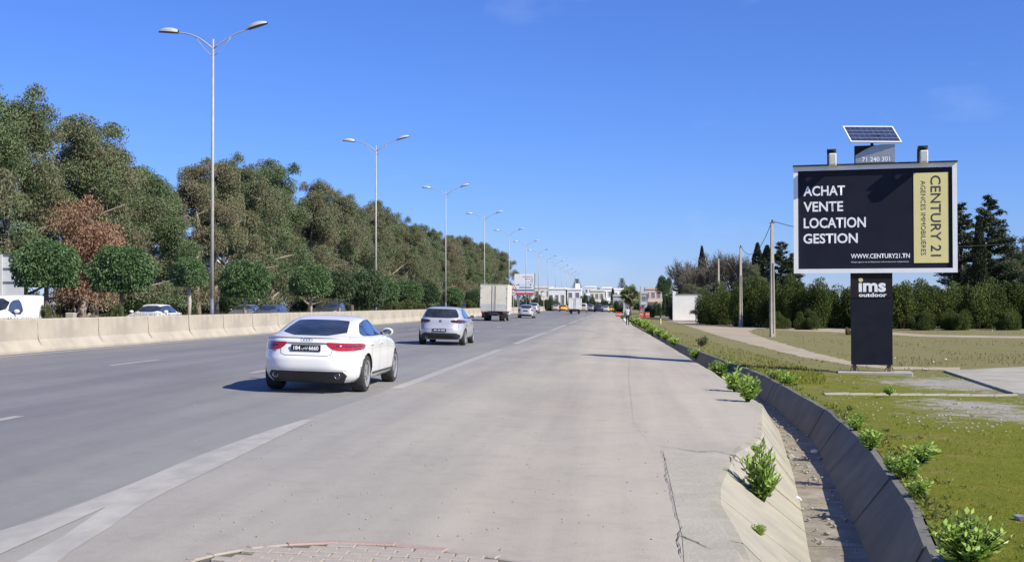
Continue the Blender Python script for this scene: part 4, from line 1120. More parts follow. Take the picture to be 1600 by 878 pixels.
# ================================================================== BILLBOARD
bp = ground(1364, 584, FZ)
BA = R(-10.5)
bb = empty('billboard', (bp.x, bp.y, bp.z), BA, 'black advertising billboard with white frame and gold panel on a black pillar', 'billboard')
inv = Matrix.Rotation(-BA, 3, 'Z')
def on_board(px, py, ly=0.0):
    """local (x, z) on the board plane local y = ly seen at a photo pixel"""
    d = ray(px, py); n = Matrix.Rotation(BA, 3, 'Z') @ Vector((0, 1, 0)); o_ = bp + n * ly
    q = EYE + d * ((o_ - EYE).dot(n) / d.dot(n)); l = inv @ (q - bp)
    return l.x, l.z
FY = -0.20
xl, zb_ = on_board(1240.5, 427, FY); xr, zt_ = on_board(1495, 254, FY)
_, zb2 = on_board(1494, 426, FY); _, zt2 = on_board(1240.5, 261, FY)
zb_ = (zb_ + zb2) / 2; zt_ = (zt_ + zt2) / 2
W_, H_ = xr - xl, zt_ - zb_
MB().box(((xl + xr) / 2, FY + .20, (zb_ + zt_) / 2), (W_ - .02, .34, H_ - .02)).build('cabinet', PILLARK, bb)
fw = W_ * .028; frm = None
for nm, c, d in (('frame_rail', ((xl + xr) / 2, FY, zt_ - fw / 2), (W_, .07, fw)), ('frame_rail', ((xl + xr) / 2, FY, zb_ + fw / 2), (W_, .07, fw)),
                 ('frame_stile', (xl + fw / 2, FY, (zb_ + zt_) / 2), (fw, .068, H_ - 2 * fw)), ('frame_stile', (xr - fw / 2, FY, (zb_ + zt_) / 2), (fw, .068, H_ - 2 * fw))):
    MB().box(c, d).build(nm, FRAMEW, bb)
PY = FY + .01
poster = MB().box(((xl + xr) / 2, PY + .02, (zb_ + zt_) / 2), (W_ - 2 * fw + .01, .02, H_ - 2 * fw + .01)).build('poster', BOARDK, bb)
MB().box(((xl + xr) / 2, FY + .02, zt_ + .022), (W_ + .03, .26, .04)).build('top_cap', BLACK, bb)
def bx(u): return xl + W_ * (u - 45) / 1118              # zoomed photo units -> board metres
def bz(v, u=300):
    t = np.interp(u, [45, 1163], [90, 60]); b_ = np.interp(u, [45, 1163], [820, 816])
    return zb_ + H_ * (b_ - v) / (b_ - t)
T = PY + .006
for s, u0, u1, v0, v1 in (('ACHAT', 115, 405, 222, 290), ('VENTE', 115, 392, 330, 398), ('LOCATION', 116, 548, 440, 511), ('GESTION', 113, 492, 548, 616)):
    text_on('lettering', s, bx(u0), bx(u1), bz(v1, u0), bz(v0, u0), T, LETTER, poster, .02)
text_on('lettering', 'WWW.CENTURY21.TN', bx(444), bx(846), bz(717, 640), bz(685, 640), T, LETTER, poster, .02)
text_on('lettering', 'Chaque agence est juridiquement et financièrement indépendante', bx(444), bx(838), bz(748, 640), bz(737, 640), T, LETTER, poster, .0)
gp_ = MB().box((bx(990), PY + .004, (bz(750, 990) + bz(131, 990)) / 2), (bx(1107) - bx(874), .012, bz(131, 990) - bz(750, 990))).build('gold_panel', GOLD, poster)
text_on('lettering', 'CENTURY 21', bx(987), bx(1056), bz(705, 1020), bz(150, 1020), PY - .006, GOLDK, poster, .008, True)
text_on('lettering', 'AGENCES IMMOBILIÈRES', bx(922), bx(962), bz(697, 940), bz(185, 940), PY - .006, GOLDK, poster, -.004, True)
# pillar
px0, _ = on_board(1329.5, 500, -.15); px1, pz1 = on_board(1394, 430, -.15); _, pzb = on_board(1360, 570, -.15); _, pzs = on_board(1360, 465, -.15)
MB().box(((px0 + px1) / 2, 0, (pzb + pzs) / 2), (px1 - px0, .30, pzs - pzb - .004)).build('pillar', PILLARK, bb)
ps = MB().box(((px0 + px1) / 2, -.004, (pzs + zb_ + .02) / 2), (px1 - px0 + .012, .32, zb_ + .02 - pzs)).build('pillar_sign', PILLARB, bb)
pw = px1 - px0
def plx(px): return on_board(px, 450, -.165)[0]
def plz(py): return on_board(1360, py, -.165)[1]
text_on('lettering', 'ıms', plx(1341.8), plx(1384.2), plz(456.3), plz(442), -.168, LETTER, ps, .035)
text_on('lettering', 'outdoor', plx(1341.8), plx(1385.4), plz(464), plz(457.4), -.168, LETTER, ps, .03)
MB().lathe([(.001, -.001), ((plx(1348.5) - plx(1341.5)) / 2, -.001), ((plx(1348.5) - plx(1341.5)) / 2, 0)], 16, 'Y', (plx(1345), -.168, plz(437.3))).build('logo_dot', GOLD, ps)
for s in (-1, 1):
    mbf = MB().box(((px0 + px1) / 2 + s * (pw / 2 - .10), 0, pzb / 2 + .03), (.10, .14, pzb + .08))
    for t in (-1, 1): mbf.box(((px0 + px1) / 2 + s * (pw / 2 - .10) + t * .09, 0, .16), (.02, .12, .22), ry=t * -.5)
    mbf.build('foot_post', RUST, bb)
bevel(MB().box(((px0 + px1) / 2 + .08, -.05, .0), (pw + .95, .95, .16)).mesh(), .02, 1)
obj('footing', bevel(MB().box(((px0 + px1) / 2 + .08, -.05, .0), (pw + .95, .95, .16)).mesh(), .02, 1), KERB, bb)
# control box, floodlights, solar panel
c0, cz0 = on_board(1335, 255, -.2); c1, cz1 = on_board(1398, 226, -.2)
cz0 = zt_ + .05
obj('control_box', bevel(MB().box(((c0 + c1) / 2, -.02, (cz0 + cz1) / 2), (c1 - c0, .36, cz1 - cz0)).mesh(), .015, 2), PILLARB, bb)
cb = []
n = 14; x0_, x1_ = c0 + .03, c1 + .005
for i in range(n + 1):
    t = i / n; cb.append((x0_ + (x1_ - x0_) * t, cz0 + (cz1 - cz0) * (.46 + .56 * math.sin(min(1, t * 1.45) * math.pi / 2))))
V = [(x, -.206, cz0 + .01) for x, z in cb] + [(x, -.206, z) for x, z in cb] + [(x, -.224, cz0 + .01) for x, z in cb] + [(x, -.224, z) for x, z in cb]
k = n + 1
Fc = []
for i in range(n):
    Fc += [(2 * k + i, 2 * k + i + 1, 3 * k + i + 1, 3 * k + i), (k + i, k + i + 1, i + 1, i), (3 * k + i, 3 * k + i + 1, k + i + 1, k + i), (i, i + 1, 2 * k + i + 1, 2 * k + i)]
Fc += [(0, 2 * k, 3 * k, k), (n, k + n, 3 * k + n, 2 * k + n)]
cover = obj('box_cover', mesh(V, Fc), ALU, bb)
text_on('lettering', '71 240 301', c0 + (c1 - c0) * .19, c0 + (c1 - c0) * .88, cz0 + .04, cz0 + .04 + (cz1 - cz0) * .26, -.229, LETTER, cover, .02)
for pxa in (1299.5, 1441):
    lx, _ = on_board(pxa, 250, -.25); w = .27
    fl = empty('floodlight', (0, 0, 0)); fl.parent = bb
    top_z = zt_ + (.46 if pxa < 1400 else .47)
    arc_ = [(-.02, zt_ + .02), (-.02, zt_ + .26), (-.10, top_z - .03), (-.30, top_z), (-.62, top_z + .0), (-.68, top_z - .03)]
    Vv = [(lx + s * w / 2, y, z) for s in (-1, 1) for (y, z) in arc_] + [(lx + s * w / 2, y * .75 - .0, z - .07) for s in (-1, 1) for (y, z) in arc_]
    m_n = len(arc_); Ff = []
    for i in range(m_n - 1):
        Ff += [(i, i + 1, m_n + i + 1, m_n + i), (2 * m_n + i, 3 * m_n + i, 3 * m_n + i + 1, 2 * m_n + i + 1), (i, 2 * m_n + i, 2 * m_n + i + 1, i + 1), (m_n + i, m_n + i + 1, 3 * m_n + i + 1, 3 * m_n + i)]
    Ff += [(0, m_n, 3 * m_n, 2 * m_n), (m_n - 1, 3 * m_n - 1, 4 * m_n - 1, 2 * m_n - 1)]
    obj('floodlight_hood', mesh(Vv, Ff), BLACK, fl)
    obj('floodlight_body', bevel(MB().box((lx + .03, -.56, zt_ + .17), (w * .82, .22, .34), rx=.15).mesh(), .03, 2), LAMPY, fl)
    obj('floodlight_base', bevel(MB().box((lx + .03, -.34, zt_ + .02), (w * .8, .56, .12)).mesh(), .015, 1), LAMPY, fl)
spn = empty('solar_panel', (0, 0, 0)); spn.parent = bb
qa, qb, qc, qd = (at(px, py, bp.y + dy) for px, py, dy in ((1316, 197.5, .30), (1395, 198, .30), (1409, 222.5, -.42), (1330, 222, -.42)))
q = [inv @ (v - bp) for v in (qa, qb, qc, qd)]
cen = sum(q, Vector()) / 4; ex = ((q[1] - q[0]) + (q[2] - q[3])) / 2; ey = ((q[0] - q[3]) + (q[1] - q[2])) / 2
nz = ex.cross(ey).normalized()
def pan(u, v, h): return cen + ex * u + ey * v + nz * h
def pbox(name, u0, u1, v0, v1, h0, h1, mat, par):
    v = [pan(u, w, h) for u in (u0, u1) for w in (v0, v1) for h in (h0, h1)]
    return obj(name, MB().add(v, [(0, 1, 3, 2), (4, 6, 7, 5), (0, 4, 5, 1), (2, 3, 7, 6), (0, 2, 6, 4), (1, 5, 7, 3)]).mesh(), mat, par)
pbox('backing', -.49, .49, -.48, .48, -.03, -.002, BLACK, spn)
for a_, b_, c_, d_ in ((-.5, .5, -.5, -.455), (-.5, .5, .455, .5), (-.5, -.478, -.455, .455), (.478, .5, -.455, .455)): pbox('panel_frame', a_, b_, c_, d_, -.035, .012, FRAMEW, spn)
for r_ in range(4):
    for c_ in range(9):
        pbox('solar_cell', -.476 + c_ * .1058 + .003, -.476 + (c_ + 1) * .1058 - .003, -.452 + r_ * .226 + .012, -.452 + (r_ + 1) * .226 - .012, -.001, .004, SOLAR, spn)
pbox('busbar_sheet', -.477, .477, -.454, .454, -.0015, .0005, SOLARL, spn)
MB().tube([(cen.x, 0, cz1 - .05), (cen.x, cen.y, cen.z - .03)], .045, 8).box((cen.x, cen.y - .05, cen.z - .07), (.5, .06, .05)).build('panel_bracket', BLACK, spn)

# ================================================================== CONCRETE POLES AND CABLE
def cpole(px, pyb, ptop, Y, label, cross=False):
    b_ = at(px, pyb, Y); t_ = at(px + .3, ptop, Y); h = t_.z + .36
    root = empty('utility_pole', (b_.x, Y, -.36), R(8), label, 'utility pole', 'concrete poles along the hedge')
    V, Fc = [], []
    for (z, w, d) in ((-.2, .15, .20), (h, .075, .10)): V += [(-w, -d, z), (w, -d, z), (w, d, z), (-w, d, z)]
    mb = MB().add(V, [(0, 1, 5, 4), (1, 2, 6, 5), (2, 3, 7, 6), (3, 0, 4, 7), (4, 5, 6, 7)])
    mb.build('shaft', POLEC, root)
    pts = [(-.03, -.02), (.03, -.02)]
    MB().box((.02, -.160, h * .34), (.08, .05, h * .62), rx=-.007).build('recess_shade', CONC_SHADE, root)  # raised dark strip, the shade of a hollow face put into its colour
    MB().box((0, -.05, h + .10), (.09, .09, .24)).box((0, -.05, h + .02), (.34, .06, .05)).build('insulator', BLACK, root)
    return Vector((b_.x, Y, h - .36 + .15))
z_p = ground(1207, 526.5, -.36).y
top1 = cpole(1207, 526, 349, z_p, 'nearest concrete utility pole, left of the billboard')
top2 = cpole(1157.5, 484, 387, 112, 'second concrete utility pole standing in the hedge')
top3 = cpole(1123, 470, 404, 150, 'third concrete utility pole, before the bare trees')
top4 = cpole(1105, 470, 421, 185, 'fourth and smallest concrete utility pole, beside the lone cypress')
def cable(a, b_, sag, name='cable'):
    return MB().tube([a.lerp(b_, t / 14) - Vector((0, 0, sag * 4 * (t / 14) * (1 - t / 14))) for t in range(15)], .022, 5)
mb = cable(top1, top2, 1.4)
o = mb.build('overhead_cable', WIRE); tag(o, 'overhead cable sagging from the nearest to the second concrete pole', 'cable')
o = cable(top1, at(1620, 376, 78), .9).build('overhead_cable', WIRE); tag(o, 'overhead cable running from the nearest pole behind the billboard', 'cable')
def marker(px, py, h, lb):
    q_ = ground(px, py, FZ); s = h * q_.y / F
    r_ = empty('marker_post', q_, 0, lb, 'marker post')
    MB().tube([(0, 0, -.1), (0, 0, s * .62)], [.09, .075], 8).build('post', YEL, r_)
    MB().tube([(0, 0, s * .62), (0, 0, s * .98), (0, 0, s)], [.085, .075, .03], 8).build('cap', BLACK if px < 1100 else LITTER, r_)
marker(1032, 506, 14, 'short pale marker post with dark cap on the verge')
marker(1240, 512, 14, 'short pale marker post before the hedge left of the pillar')

# ================================================================== VEHICLES
def smooth_rows(ctrl, n):
    """monotone cubic through the control slices"""
    A = np.array(ctrl, float); m = len(A); t = np.arange(m); d = np.diff(A, axis=0)
    s = np.zeros_like(A); s[0], s[-1] = d[0], d[-1]
    for i in range(1, m - 1):
        ok = d[i - 1] * d[i] > 0
        s[i] = np.where(ok, 2 * d[i - 1] * d[i] / np.where(ok, d[i - 1] + d[i], 1), 0)
    out = []
    for u in np.linspace(0, m - 1, n):
        i = min(int(u), m - 2); f = u - i
        h00, h10, h01, h11 = 2*f**3-3*f**2+1, f**3-2*f**2+f, -2*f**3+3*f**2, f**3-f**2
        out.append(h00 * A[i] + h10 * s[i] + h01 * A[i + 1] + h11 * s[i + 1])
    return np.array(out)
def outline(w, yr, yf, n, K):
    th = np.linspace(-math.pi / 2, 1.5 * math.pi, 721)
    c, s = np.cos(th), np.sin(th)
    x = w * np.sign(c) * np.abs(c) ** (2 / n); y = (yr + yf) / 2 + (yf - yr) / 2 * np.sign(s) * np.abs(s) ** (2 / n)
    L = np.concatenate([[0], np.cumsum(np.hypot(np.diff(x), np.diff(y)))])
    q = np.linspace(0, L[-1], K + 1)[:-1]
    return np.interp(q, L, x), np.interp(q, L, y)
def body_mesh(ctrl, rows=72, K=112):
    R_ = smooth_rows(ctrl, rows); V = []
    for z, w, yr, yf, n in R_:
        x, y = outline(w, yr, yf, n, K); V += list(zip(x, y, [z] * K))
    Fc = [(i * K + j, i * K + (j + 1) % K, (i + 1) * K + (j + 1) % K, (i + 1) * K + j) for i in range(rows - 1) for j in range(K)]
    Fc += [tuple(range(K - 1, -1, -1)), tuple((rows - 1) * K + j for j in range(K))]
    return mesh(V, Fc, True)
def chaikin(p, it=2):
    for _ in range(it):
        p = [q for i in range(len(p)) for q in ((p[i][0] * .75 + p[(i+1) % len(p)][0] * .25, p[i][1] * .75 + p[(i+1) % len(p)][1] * .25),
                                               (p[i][0] * .25 + p[(i+1) % len(p)][0] * .75, p[i][1] * .25 + p[(i+1) % len(p)][1] * .75))]
    return p
def inside(pt, poly):
    r = False; j = len(poly) - 1
    for i in range(len(poly)):
        if (poly[i][1] > pt[1]) != (poly[j][1] > pt[1]) and pt[0] < (poly[j][0] - poly[i][0]) * (pt[1] - poly[i][1]) / (poly[j][1] - poly[i][1]) + poly[i][0]: r = not r
        j = i
    return r
def patch(bvh, poly, face, off=.004, step=.05, rnd=1):
    """a panel that follows the body: outline poly seen from 'rear' / 'front' (x, z) or 'side+' / 'side-' (y, z)"""
    if rnd: poly = chaikin(poly, rnd)
    dense = []
    for i, a in enumerate(poly):
        b_ = poly[(i + 1) % len(poly)]; n = max(1, int(math.hypot(b_[0] - a[0], b_[1] - a[1]) / step))
        dense += [(a[0] + (b_[0] - a[0]) * k / n, a[1] + (b_[1] - a[1]) * k / n) for k in range(n)]
    nb = len(dense); pts = list(dense)
    lo = (min(p[0] for p in dense), min(p[1] for p in dense)); hi = (max(p[0] for p in dense), max(p[1] for p in dense))
    u = lo[0] + step / 2
    while u < hi[0]:
        v = lo[1] + step / 2
        while v < hi[1]:
            if inside((u, v), dense): pts.append((u, v))
            v += step
        u += step
    vs, es, fs, *_ = delaunay_2d_cdt([Vector(p) for p in pts], [], [list(range(nb))], 1, 1e-6)
    out = []
    dirs = {'rear': Vector((0, 1, 0)), 'front': Vector((0, -1, 0)), 'side+': Vector((-1, 0, 0)), 'side-': Vector((1, 0, 0))}[face]
    for v in vs:
        o_ = Vector((v.x, -5, v.y)) if face == 'rear' else Vector((v.x, 5, v.y)) if face == 'front' else Vector((5, v.x, v.y)) if face == 'side+' else Vector((-5, v.x, v.y))
        h, nrm, *_ = bvh.ray_cast(o_, dirs)
        if h is None: h, nrm, *_ = bvh.find_nearest(o_ + dirs * 3.4)
        if nrm.dot(dirs) > 0: nrm = -nrm
        out.append(h + nrm * off)
    fl = [tuple(f) for f in fs]
    if fl:
        a, b_, c = (out[i] for i in fl[0][:3])
        if (b_ - a).cross(c - a).dot(dirs) > 0: fl = [f[::-1] for f in fl]
    return mesh(out, fl, True)
def ribbon(line, w):
    L, Rr = [], []
    for i, p in enumerate(line):
        a, b_ = line[max(i - 1, 0)], line[min(i + 1, len(line) - 1)]; dx, dy = b_[0] - a[0], b_[1] - a[1]; l = math.hypot(dx, dy) or 1
        L.append((p[0] - dy / l * w / 2, p[1] + dx / l * w / 2)); Rr.append((p[0] + dy / l * w / 2, p[1] - dx / l * w / 2))
    return L + Rr[::-1]
def cut_arches(me, centres, r):
    o = bpy.data.objects.new('b', me); COL.objects.link(o)
    mb = MB()
    for (y, z) in centres:
        for s in (-1, 1): mb.lathe([(r, s * .62 - .40), (r, s * .62 + .40)], 40, 'X', (0, y, z))
    c = bpy.data.objects.new('c', mb.mesh()); COL.objects.link(c)
    c.data.materials.append(BLACK); me.materials.append(P_WHITE); me.materials.append(BLACK)
    c.data.materials.clear(); c.data.materials.append(P_WHITE); c.data.materials.append(BLACK)
    c.data.polygons.foreach_set('material_index', [1] * len(c.data.polygons))
    md = o.modifiers.new('x', 'BOOLEAN'); md.operation = 'DIFFERENCE'; md.object = c; md.solver = 'EXACT'
    bpy.context.view_layer.update()
    out = bpy.data.meshes.new_from_object(o.evaluated_get(bpy.context.evaluated_depsgraph_get()))
    for x in (o, c): bpy.data.objects.remove(x)
    for p_ in out.polygons: p_.use_smooth = p_.material_index == 0
    return out
def wheel_meshes(r, w, spokes):
    tm = MB().lathe([(r * .70, -w / 2 + .01), (r * .93, -w / 2), (r * .985, -w / 2 + .03), (r, 0), (r * .985, w / 2 - .03), (r * .93, w / 2), (r * .70, w / 2 - .01)], 36, 'X'); tm.f = tm.f[:-2]; tyre = tm.mesh(True)
    mb = MB().lathe([(r * .72, w / 2 - .012), (r * .72, w / 2 + .002), (r * .64, w / 2 - .012), (r * .63, w / 2 - .07)], 32, 'X')
    mb.f = mb.f[:-2]
    for k in range(spokes):
        for dlt in (-.10, .10):
            g = 2 * math.pi * k / spokes + dlt; x = w / 2 - .03
            a = Vector((x + .012, 0, 0)); e = Vector((x, math.cos(g) * r * .66, math.sin(g) * r * .66)); t = Vector((0, -math.sin(g), math.cos(g))) * r * .034
            a2 = t * .8 + Vector((0, math.cos(g), math.sin(g))) * r * .12
            mb.add([a + a2, a + a2 - t * 1.6, e - t, e + t, a + a2 - Vector((.03, 0, 0)), a + a2 - t * 1.6 - Vector((.03, 0, 0)), e - t - Vector((.03, 0, 0)), e + t - Vector((.03, 0, 0))], [(0, 1, 2, 3), (0, 3, 7, 4), (1, 5, 6, 2)])
    mb.lathe([(.001, w / 2 - .02), (r * .17, w / 2 - .02), (r * .17, w / 2 - .05)], 16, 'X')
    disc = MB().lathe([(.001, w / 2 - .075), (r * .66, w / 2 - .075), (r * .66, w / 2 - .08)], 24, 'X').mesh()
    return tyre, mb.mesh(), disc

def rings(k, rad, tube, gap):
    mb = MB()
    for i in range(k):
        cx = (i - (k - 1) / 2) * gap; pts = [(cx + rad * math.cos(g), 0, rad * math.sin(g)) for g in np.linspace(0, 2 * math.pi, 17)]
        mb.tube(pts, tube, 5, False)
    return mb.mesh(True)

SPEC = {}
SPEC['fastback'] = dict(ctrl=[(.20, .78, -2.10, 2.13, 6), (.27, .87, -2.20, 2.26, 5), (.38, .908, -2.30, 2.33, 4.6), (.50, .920, -2.345, 2.355, 4.4), (.60, .924, -2.350, 2.34, 4.4), (.68, .922, -2.330, 2.29, 4.4), (.78, .915, -2.300, 2.18, 4.4), (.88, .902, -2.275, 1.90, 4.3),
        (.945, .885, -2.262, 1.45, 4.2), (.975, .865, -2.235, 1.18, 4.0), (.995, .835, -2.10, 1.02, 3.9), (1.03, .800, -1.93, .93, 3.8), (1.12, .748, -1.66, .72, 3.7), (1.22, .690, -1.33, .46, 3.6), (1.30, .635, -1.00, .23, 3.5), (1.345, .575, -.78, .08, 3.4), (1.372, .46, -.62, -.02, 3.2), (1.387, .28, -.48, -.10, 3), (1.391, .06, -.34, -.22, 2.5)],
    axles=(-1.335, 1.475), track=.772, wr=.335, ww=.245, arch=.375, spokes=5,
    rearwin=[(-.60, 1.015), (.60, 1.015), (.505, 1.235), (.455, 1.305), (-.455, 1.305), (-.505, 1.235)],
    front=[(-.63, 1.02), (.63, 1.02), (.50, 1.29), (-.50, 1.29)],
    side=[[(.86, 1.005), (.60, 1.125), (.30, 1.235), (.02, 1.29), (-.20, 1.305), (-.20, 1.005)], [(-.25, 1.005), (-.25, 1.305), (-.55, 1.30), (-.88, 1.25), (-.98, 1.22), (-.98, 1.005)], [(-1.02, 1.005), (-1.02, 1.21), (-1.25, 1.115), (-1.36, 1.055), (-1.28, 1.005)]],
    light=[(.325, .902), (.43, .905), (.80, .897), (.875, .880), (.878, .79), (.84, .765), (.62, .755), (.50, .765), (.40, .815)], lightmat=REDLAMP,
    bumper=[(-.63, .405), (.63, .405), (.69, .33), (.62, .203), (-.62, .203), (-.69, .33)],
    plate=(0, .805, .52, .112), seams=[(.52, .32), (-.30, .30), (-1.02, .42)], lidline=[(-.46, .80), (-.44, .70), (-.38, .675), (.38, .675), (.44, .70), (.46, .80)],
    exhaust=[(-.55, .325), (.55, .325)], mirror=(.66, 1.01), emblem=('rings', .945), headl=[(.50, .70), (.86, .73), (.84, .60), (.55, .58)])
low_roof = lambda z: z if z < 1 else 1 + (z - 1) * .90
_f = SPEC['fastback']
_f['ctrl'] = [(low_roof(c[0]), *c[1:]) for c in _f['ctrl']]
for _k in ('rearwin', 'front'): _f[_k] = [(x, low_roof(z)) for x, z in _f[_k]]
_f['side'] = [[(y, low_roof(z)) for y, z in p_] for p_ in _f['side']]
SPEC['hatch'] = dict(ctrl=[(.22, .76, -1.95, 1.93, 6), (.30, .85, -2.04, 2.04, 5), (.42, .885, -2.11, 2.12, 4.6), (.55, .895, -2.13, 2.13, 4.5), (.66, .895, -2.105, 2.08, 4.5), (.78, .89, -2.065, 1.98, 4.5), (.88, .878, -2.05, 1.72, 4.4), (.96, .855, -2.03, 1.32, 4.4), (1.0, .83, -2.01, 1.14, 4.3), (1.03, .81, -1.985, 1.04, 4.2),
        (1.12, .77, -1.93, .84, 4.1), (1.24, .71, -1.85, .56, 4.0), (1.34, .655, -1.78, .33, 3.9), (1.39, .61, -1.72, .18, 3.8), (1.42, .53, -1.58, .04, 3.6), (1.442, .40, -1.3, -.12, 3.3), (1.452, .15, -.9, -.35, 2.8)],
    axles=(-1.30, 1.32), track=.765, wr=.315, ww=.215, arch=.355, spokes=5,
    rearwin=[(-.60, 1.03), (.60, 1.03), (.66, 1.10), (.545, 1.335), (.50, 1.365), (-.50, 1.365), (-.545, 1.335), (-.66, 1.10)],
    front=[(-.63, 1.04), (.63, 1.04), (.52, 1.36), (-.52, 1.36)],
    side=[[(.92, 1.03), (.62, 1.17), (.30, 1.31), (.05, 1.355), (-.20, 1.365), (-.20, 1.02)], [(-.25, 1.02), (-.25, 1.365), (-.70, 1.36), (-1.02, 1.33), (-1.05, 1.02)], [(-1.09, 1.03), (-1.07, 1.32), (-1.22, 1.26), (-1.36, 1.12), (-1.30, 1.05)]],
    light=[(.36, .915), (.44, .965), (.70, .975), (.86, .955), (.868, .87), (.80, .835), (.50, .855), (.42, .875)], lightmat=REDDK,
    bumper=[(-.60, .47), (.60, .47), (.74, .40), (.72, .30), (.62, .24), (-.62, .24), (-.72, .30), (-.74, .40)],
    plate=(-.02, .575, .52, .112), seams=[(.50, .32), (-.28, .30), (-1.07, .45)], lidline=[(-.70, .90), (-.66, .66), (-.60, .61), (.60, .61), (.66, .66), (.70, .90)],
    exhaust=[(-.52, .30)], mirror=(.68, 1.03), emblem=('disc', .905), headl=[(.48, .70), (.84, .76), (.82, .62), (.52, .58)])
SPEC['saloon'] = dict(ctrl=[(.20, .77, -2.10, 2.08, 6), (.28, .86, -2.20, 2.19, 5), (.42, .895, -2.27, 2.25, 4.6), (.56, .90, -2.28, 2.25, 4.5), (.68, .898, -2.26, 2.18, 4.5), (.80, .89, -2.24, 2.05, 4.4), (.92, .875, -2.22, 1.70, 4.3), (.99, .855, -2.20, 1.25, 4.2), (1.02, .825, -2.05, 1.05, 4.0), (1.05, .795, -1.72, .95, 3.9), (1.14, .745, -1.50, .72, 3.8), (1.25, .69, -1.25, .46, 3.7), (1.36, .63, -1.00, .20, 3.6), (1.41, .57, -.86, .06, 3.5), (1.44, .44, -.70, -.05, 3.2), (1.455, .20, -.5, -.2, 2.8)],
    axles=(-1.30, 1.36), track=.765, wr=.315, ww=.205, arch=.355, spokes=6,
    rearwin=[(-.60, 1.06), (.60, 1.06), (.53, 1.34), (.48, 1.37), (-.48, 1.37), (-.53, 1.34)], front=[(-.62, 1.06), (.62, 1.06), (.50, 1.37), (-.50, 1.37)],
    side=[[(.85, 1.04), (.30, 1.31), (.02, 1.36), (-.20, 1.37), (-.20, 1.03)], [(-.25, 1.03), (-.25, 1.37), (-.75, 1.34), (-1.05, 1.24), (-1.05, 1.03)]],
    light=[(.52, .90), (.60, .94), (.86, .92), (.86, .78), (.60, .78)], lightmat=REDLAMP, bumper=[(-.66, .42), (.66, .42), (.70, .30), (.60, .24), (-.60, .24), (-.70, .30)],
    plate=(0, .80, .50, .11), seams=[(.50, .32), (-.28, .30)], lidline=[(-.52, .90), (-.50, .70), (.50, .70), (.52, .90)], exhaust=[], mirror=(.62, 1.04), emblem=None, headl=[(.50, .72), (.84, .76), (.82, .62), (.54, .60)])
SPEC['suv'] = dict(ctrl=[(z * 1.14 if z > .3 else z + .03, w * 1.03, yr * 1.02, yf * 1.02, n) for z, w, yr, yf, n in SPEC['hatch']['ctrl']],
    axles=(-1.32, 1.34), track=.79, wr=.355, ww=.225, arch=.39, spokes=6, rearwin=[(x * 1.03, z * 1.14) for x, z in SPEC['hatch']['rearwin']], front=[(x * 1.03, z * 1.14) for x, z in SPEC['hatch']['front']],
    side=[[(y, z * 1.14) for y, z in p_] for p_ in SPEC['hatch']['side']], light=[(.60, 1.12), (.84, 1.14), (.86, .90), (.72, .90)], lightmat=REDLAMP, bumper=[(-.72, .52), (.72, .52), (.76, .34), (.66, .28), (-.66, .28), (-.76, .34)],
    plate=(0, .86, .50, .11), seams=[(.50, .32), (-.28, .30)], lidline=[(-.70, 1.0), (-.68, .70), (.68, .70), (.70, 1.0)], exhaust=[], mirror=(.68, 1.17), emblem=None, headl=[(.50, .82), (.84, .88), (.82, .72), (.54, .68)])
SPEC['van'] = dict(ctrl=[(.22, .80, -2.10, 2.05, 7), (.32, .88, -2.18, 2.14, 6), (.50, .905, -2.20, 2.19, 5.5), (.70, .91, -2.20, 2.15, 5.5), (.88, .905, -2.20, 2.0, 5.5), (1.02, .895, -2.19, 1.70, 5.4), (1.10, .88, -2.19, 1.50, 5.3), (1.25, .855, -2.18, 1.25, 5.2), (1.45, .815, -2.16, .95, 5.0), (1.65, .765, -2.14, .68, 4.8), (1.76, .70, -2.08, .48, 4.6), (1.80, .60, -1.98, .30, 4.2), (1.82, .30, -1.6, -.1, 3.4)],
    axles=(-1.33, 1.36), track=.78, wr=.315, ww=.205, arch=.355, spokes=6, rearwin=[(-.60, 1.20), (.60, 1.20), (.56, 1.62), (-.56, 1.62)], front=[(-.68, 1.12), (.68, 1.12), (.58, 1.66), (-.58, 1.66)],
    side=[[(1.28, 1.10), (.75, 1.52), (.55, 1.60), (.28, 1.60), (.28, 1.06)]], light=[(.76, 1.05), (.88, 1.05), (.88, .72), (.76, .72)], lightmat=REDLAMP, bumper=[(-.80, .50), (.80, .50), (.80, .32), (-.80, .32)],
    plate=(0, .80, .5, .11), seams=[(.22, .35), (1.05, .45)], lidline=[(0, 1.62), (0, .55)], exhaust=[], mirror=(.98, 1.14), emblem=None, headl=[(.54, .74), (.85, .84), (.84, .62), (.58, .60)])
CACHE = {}
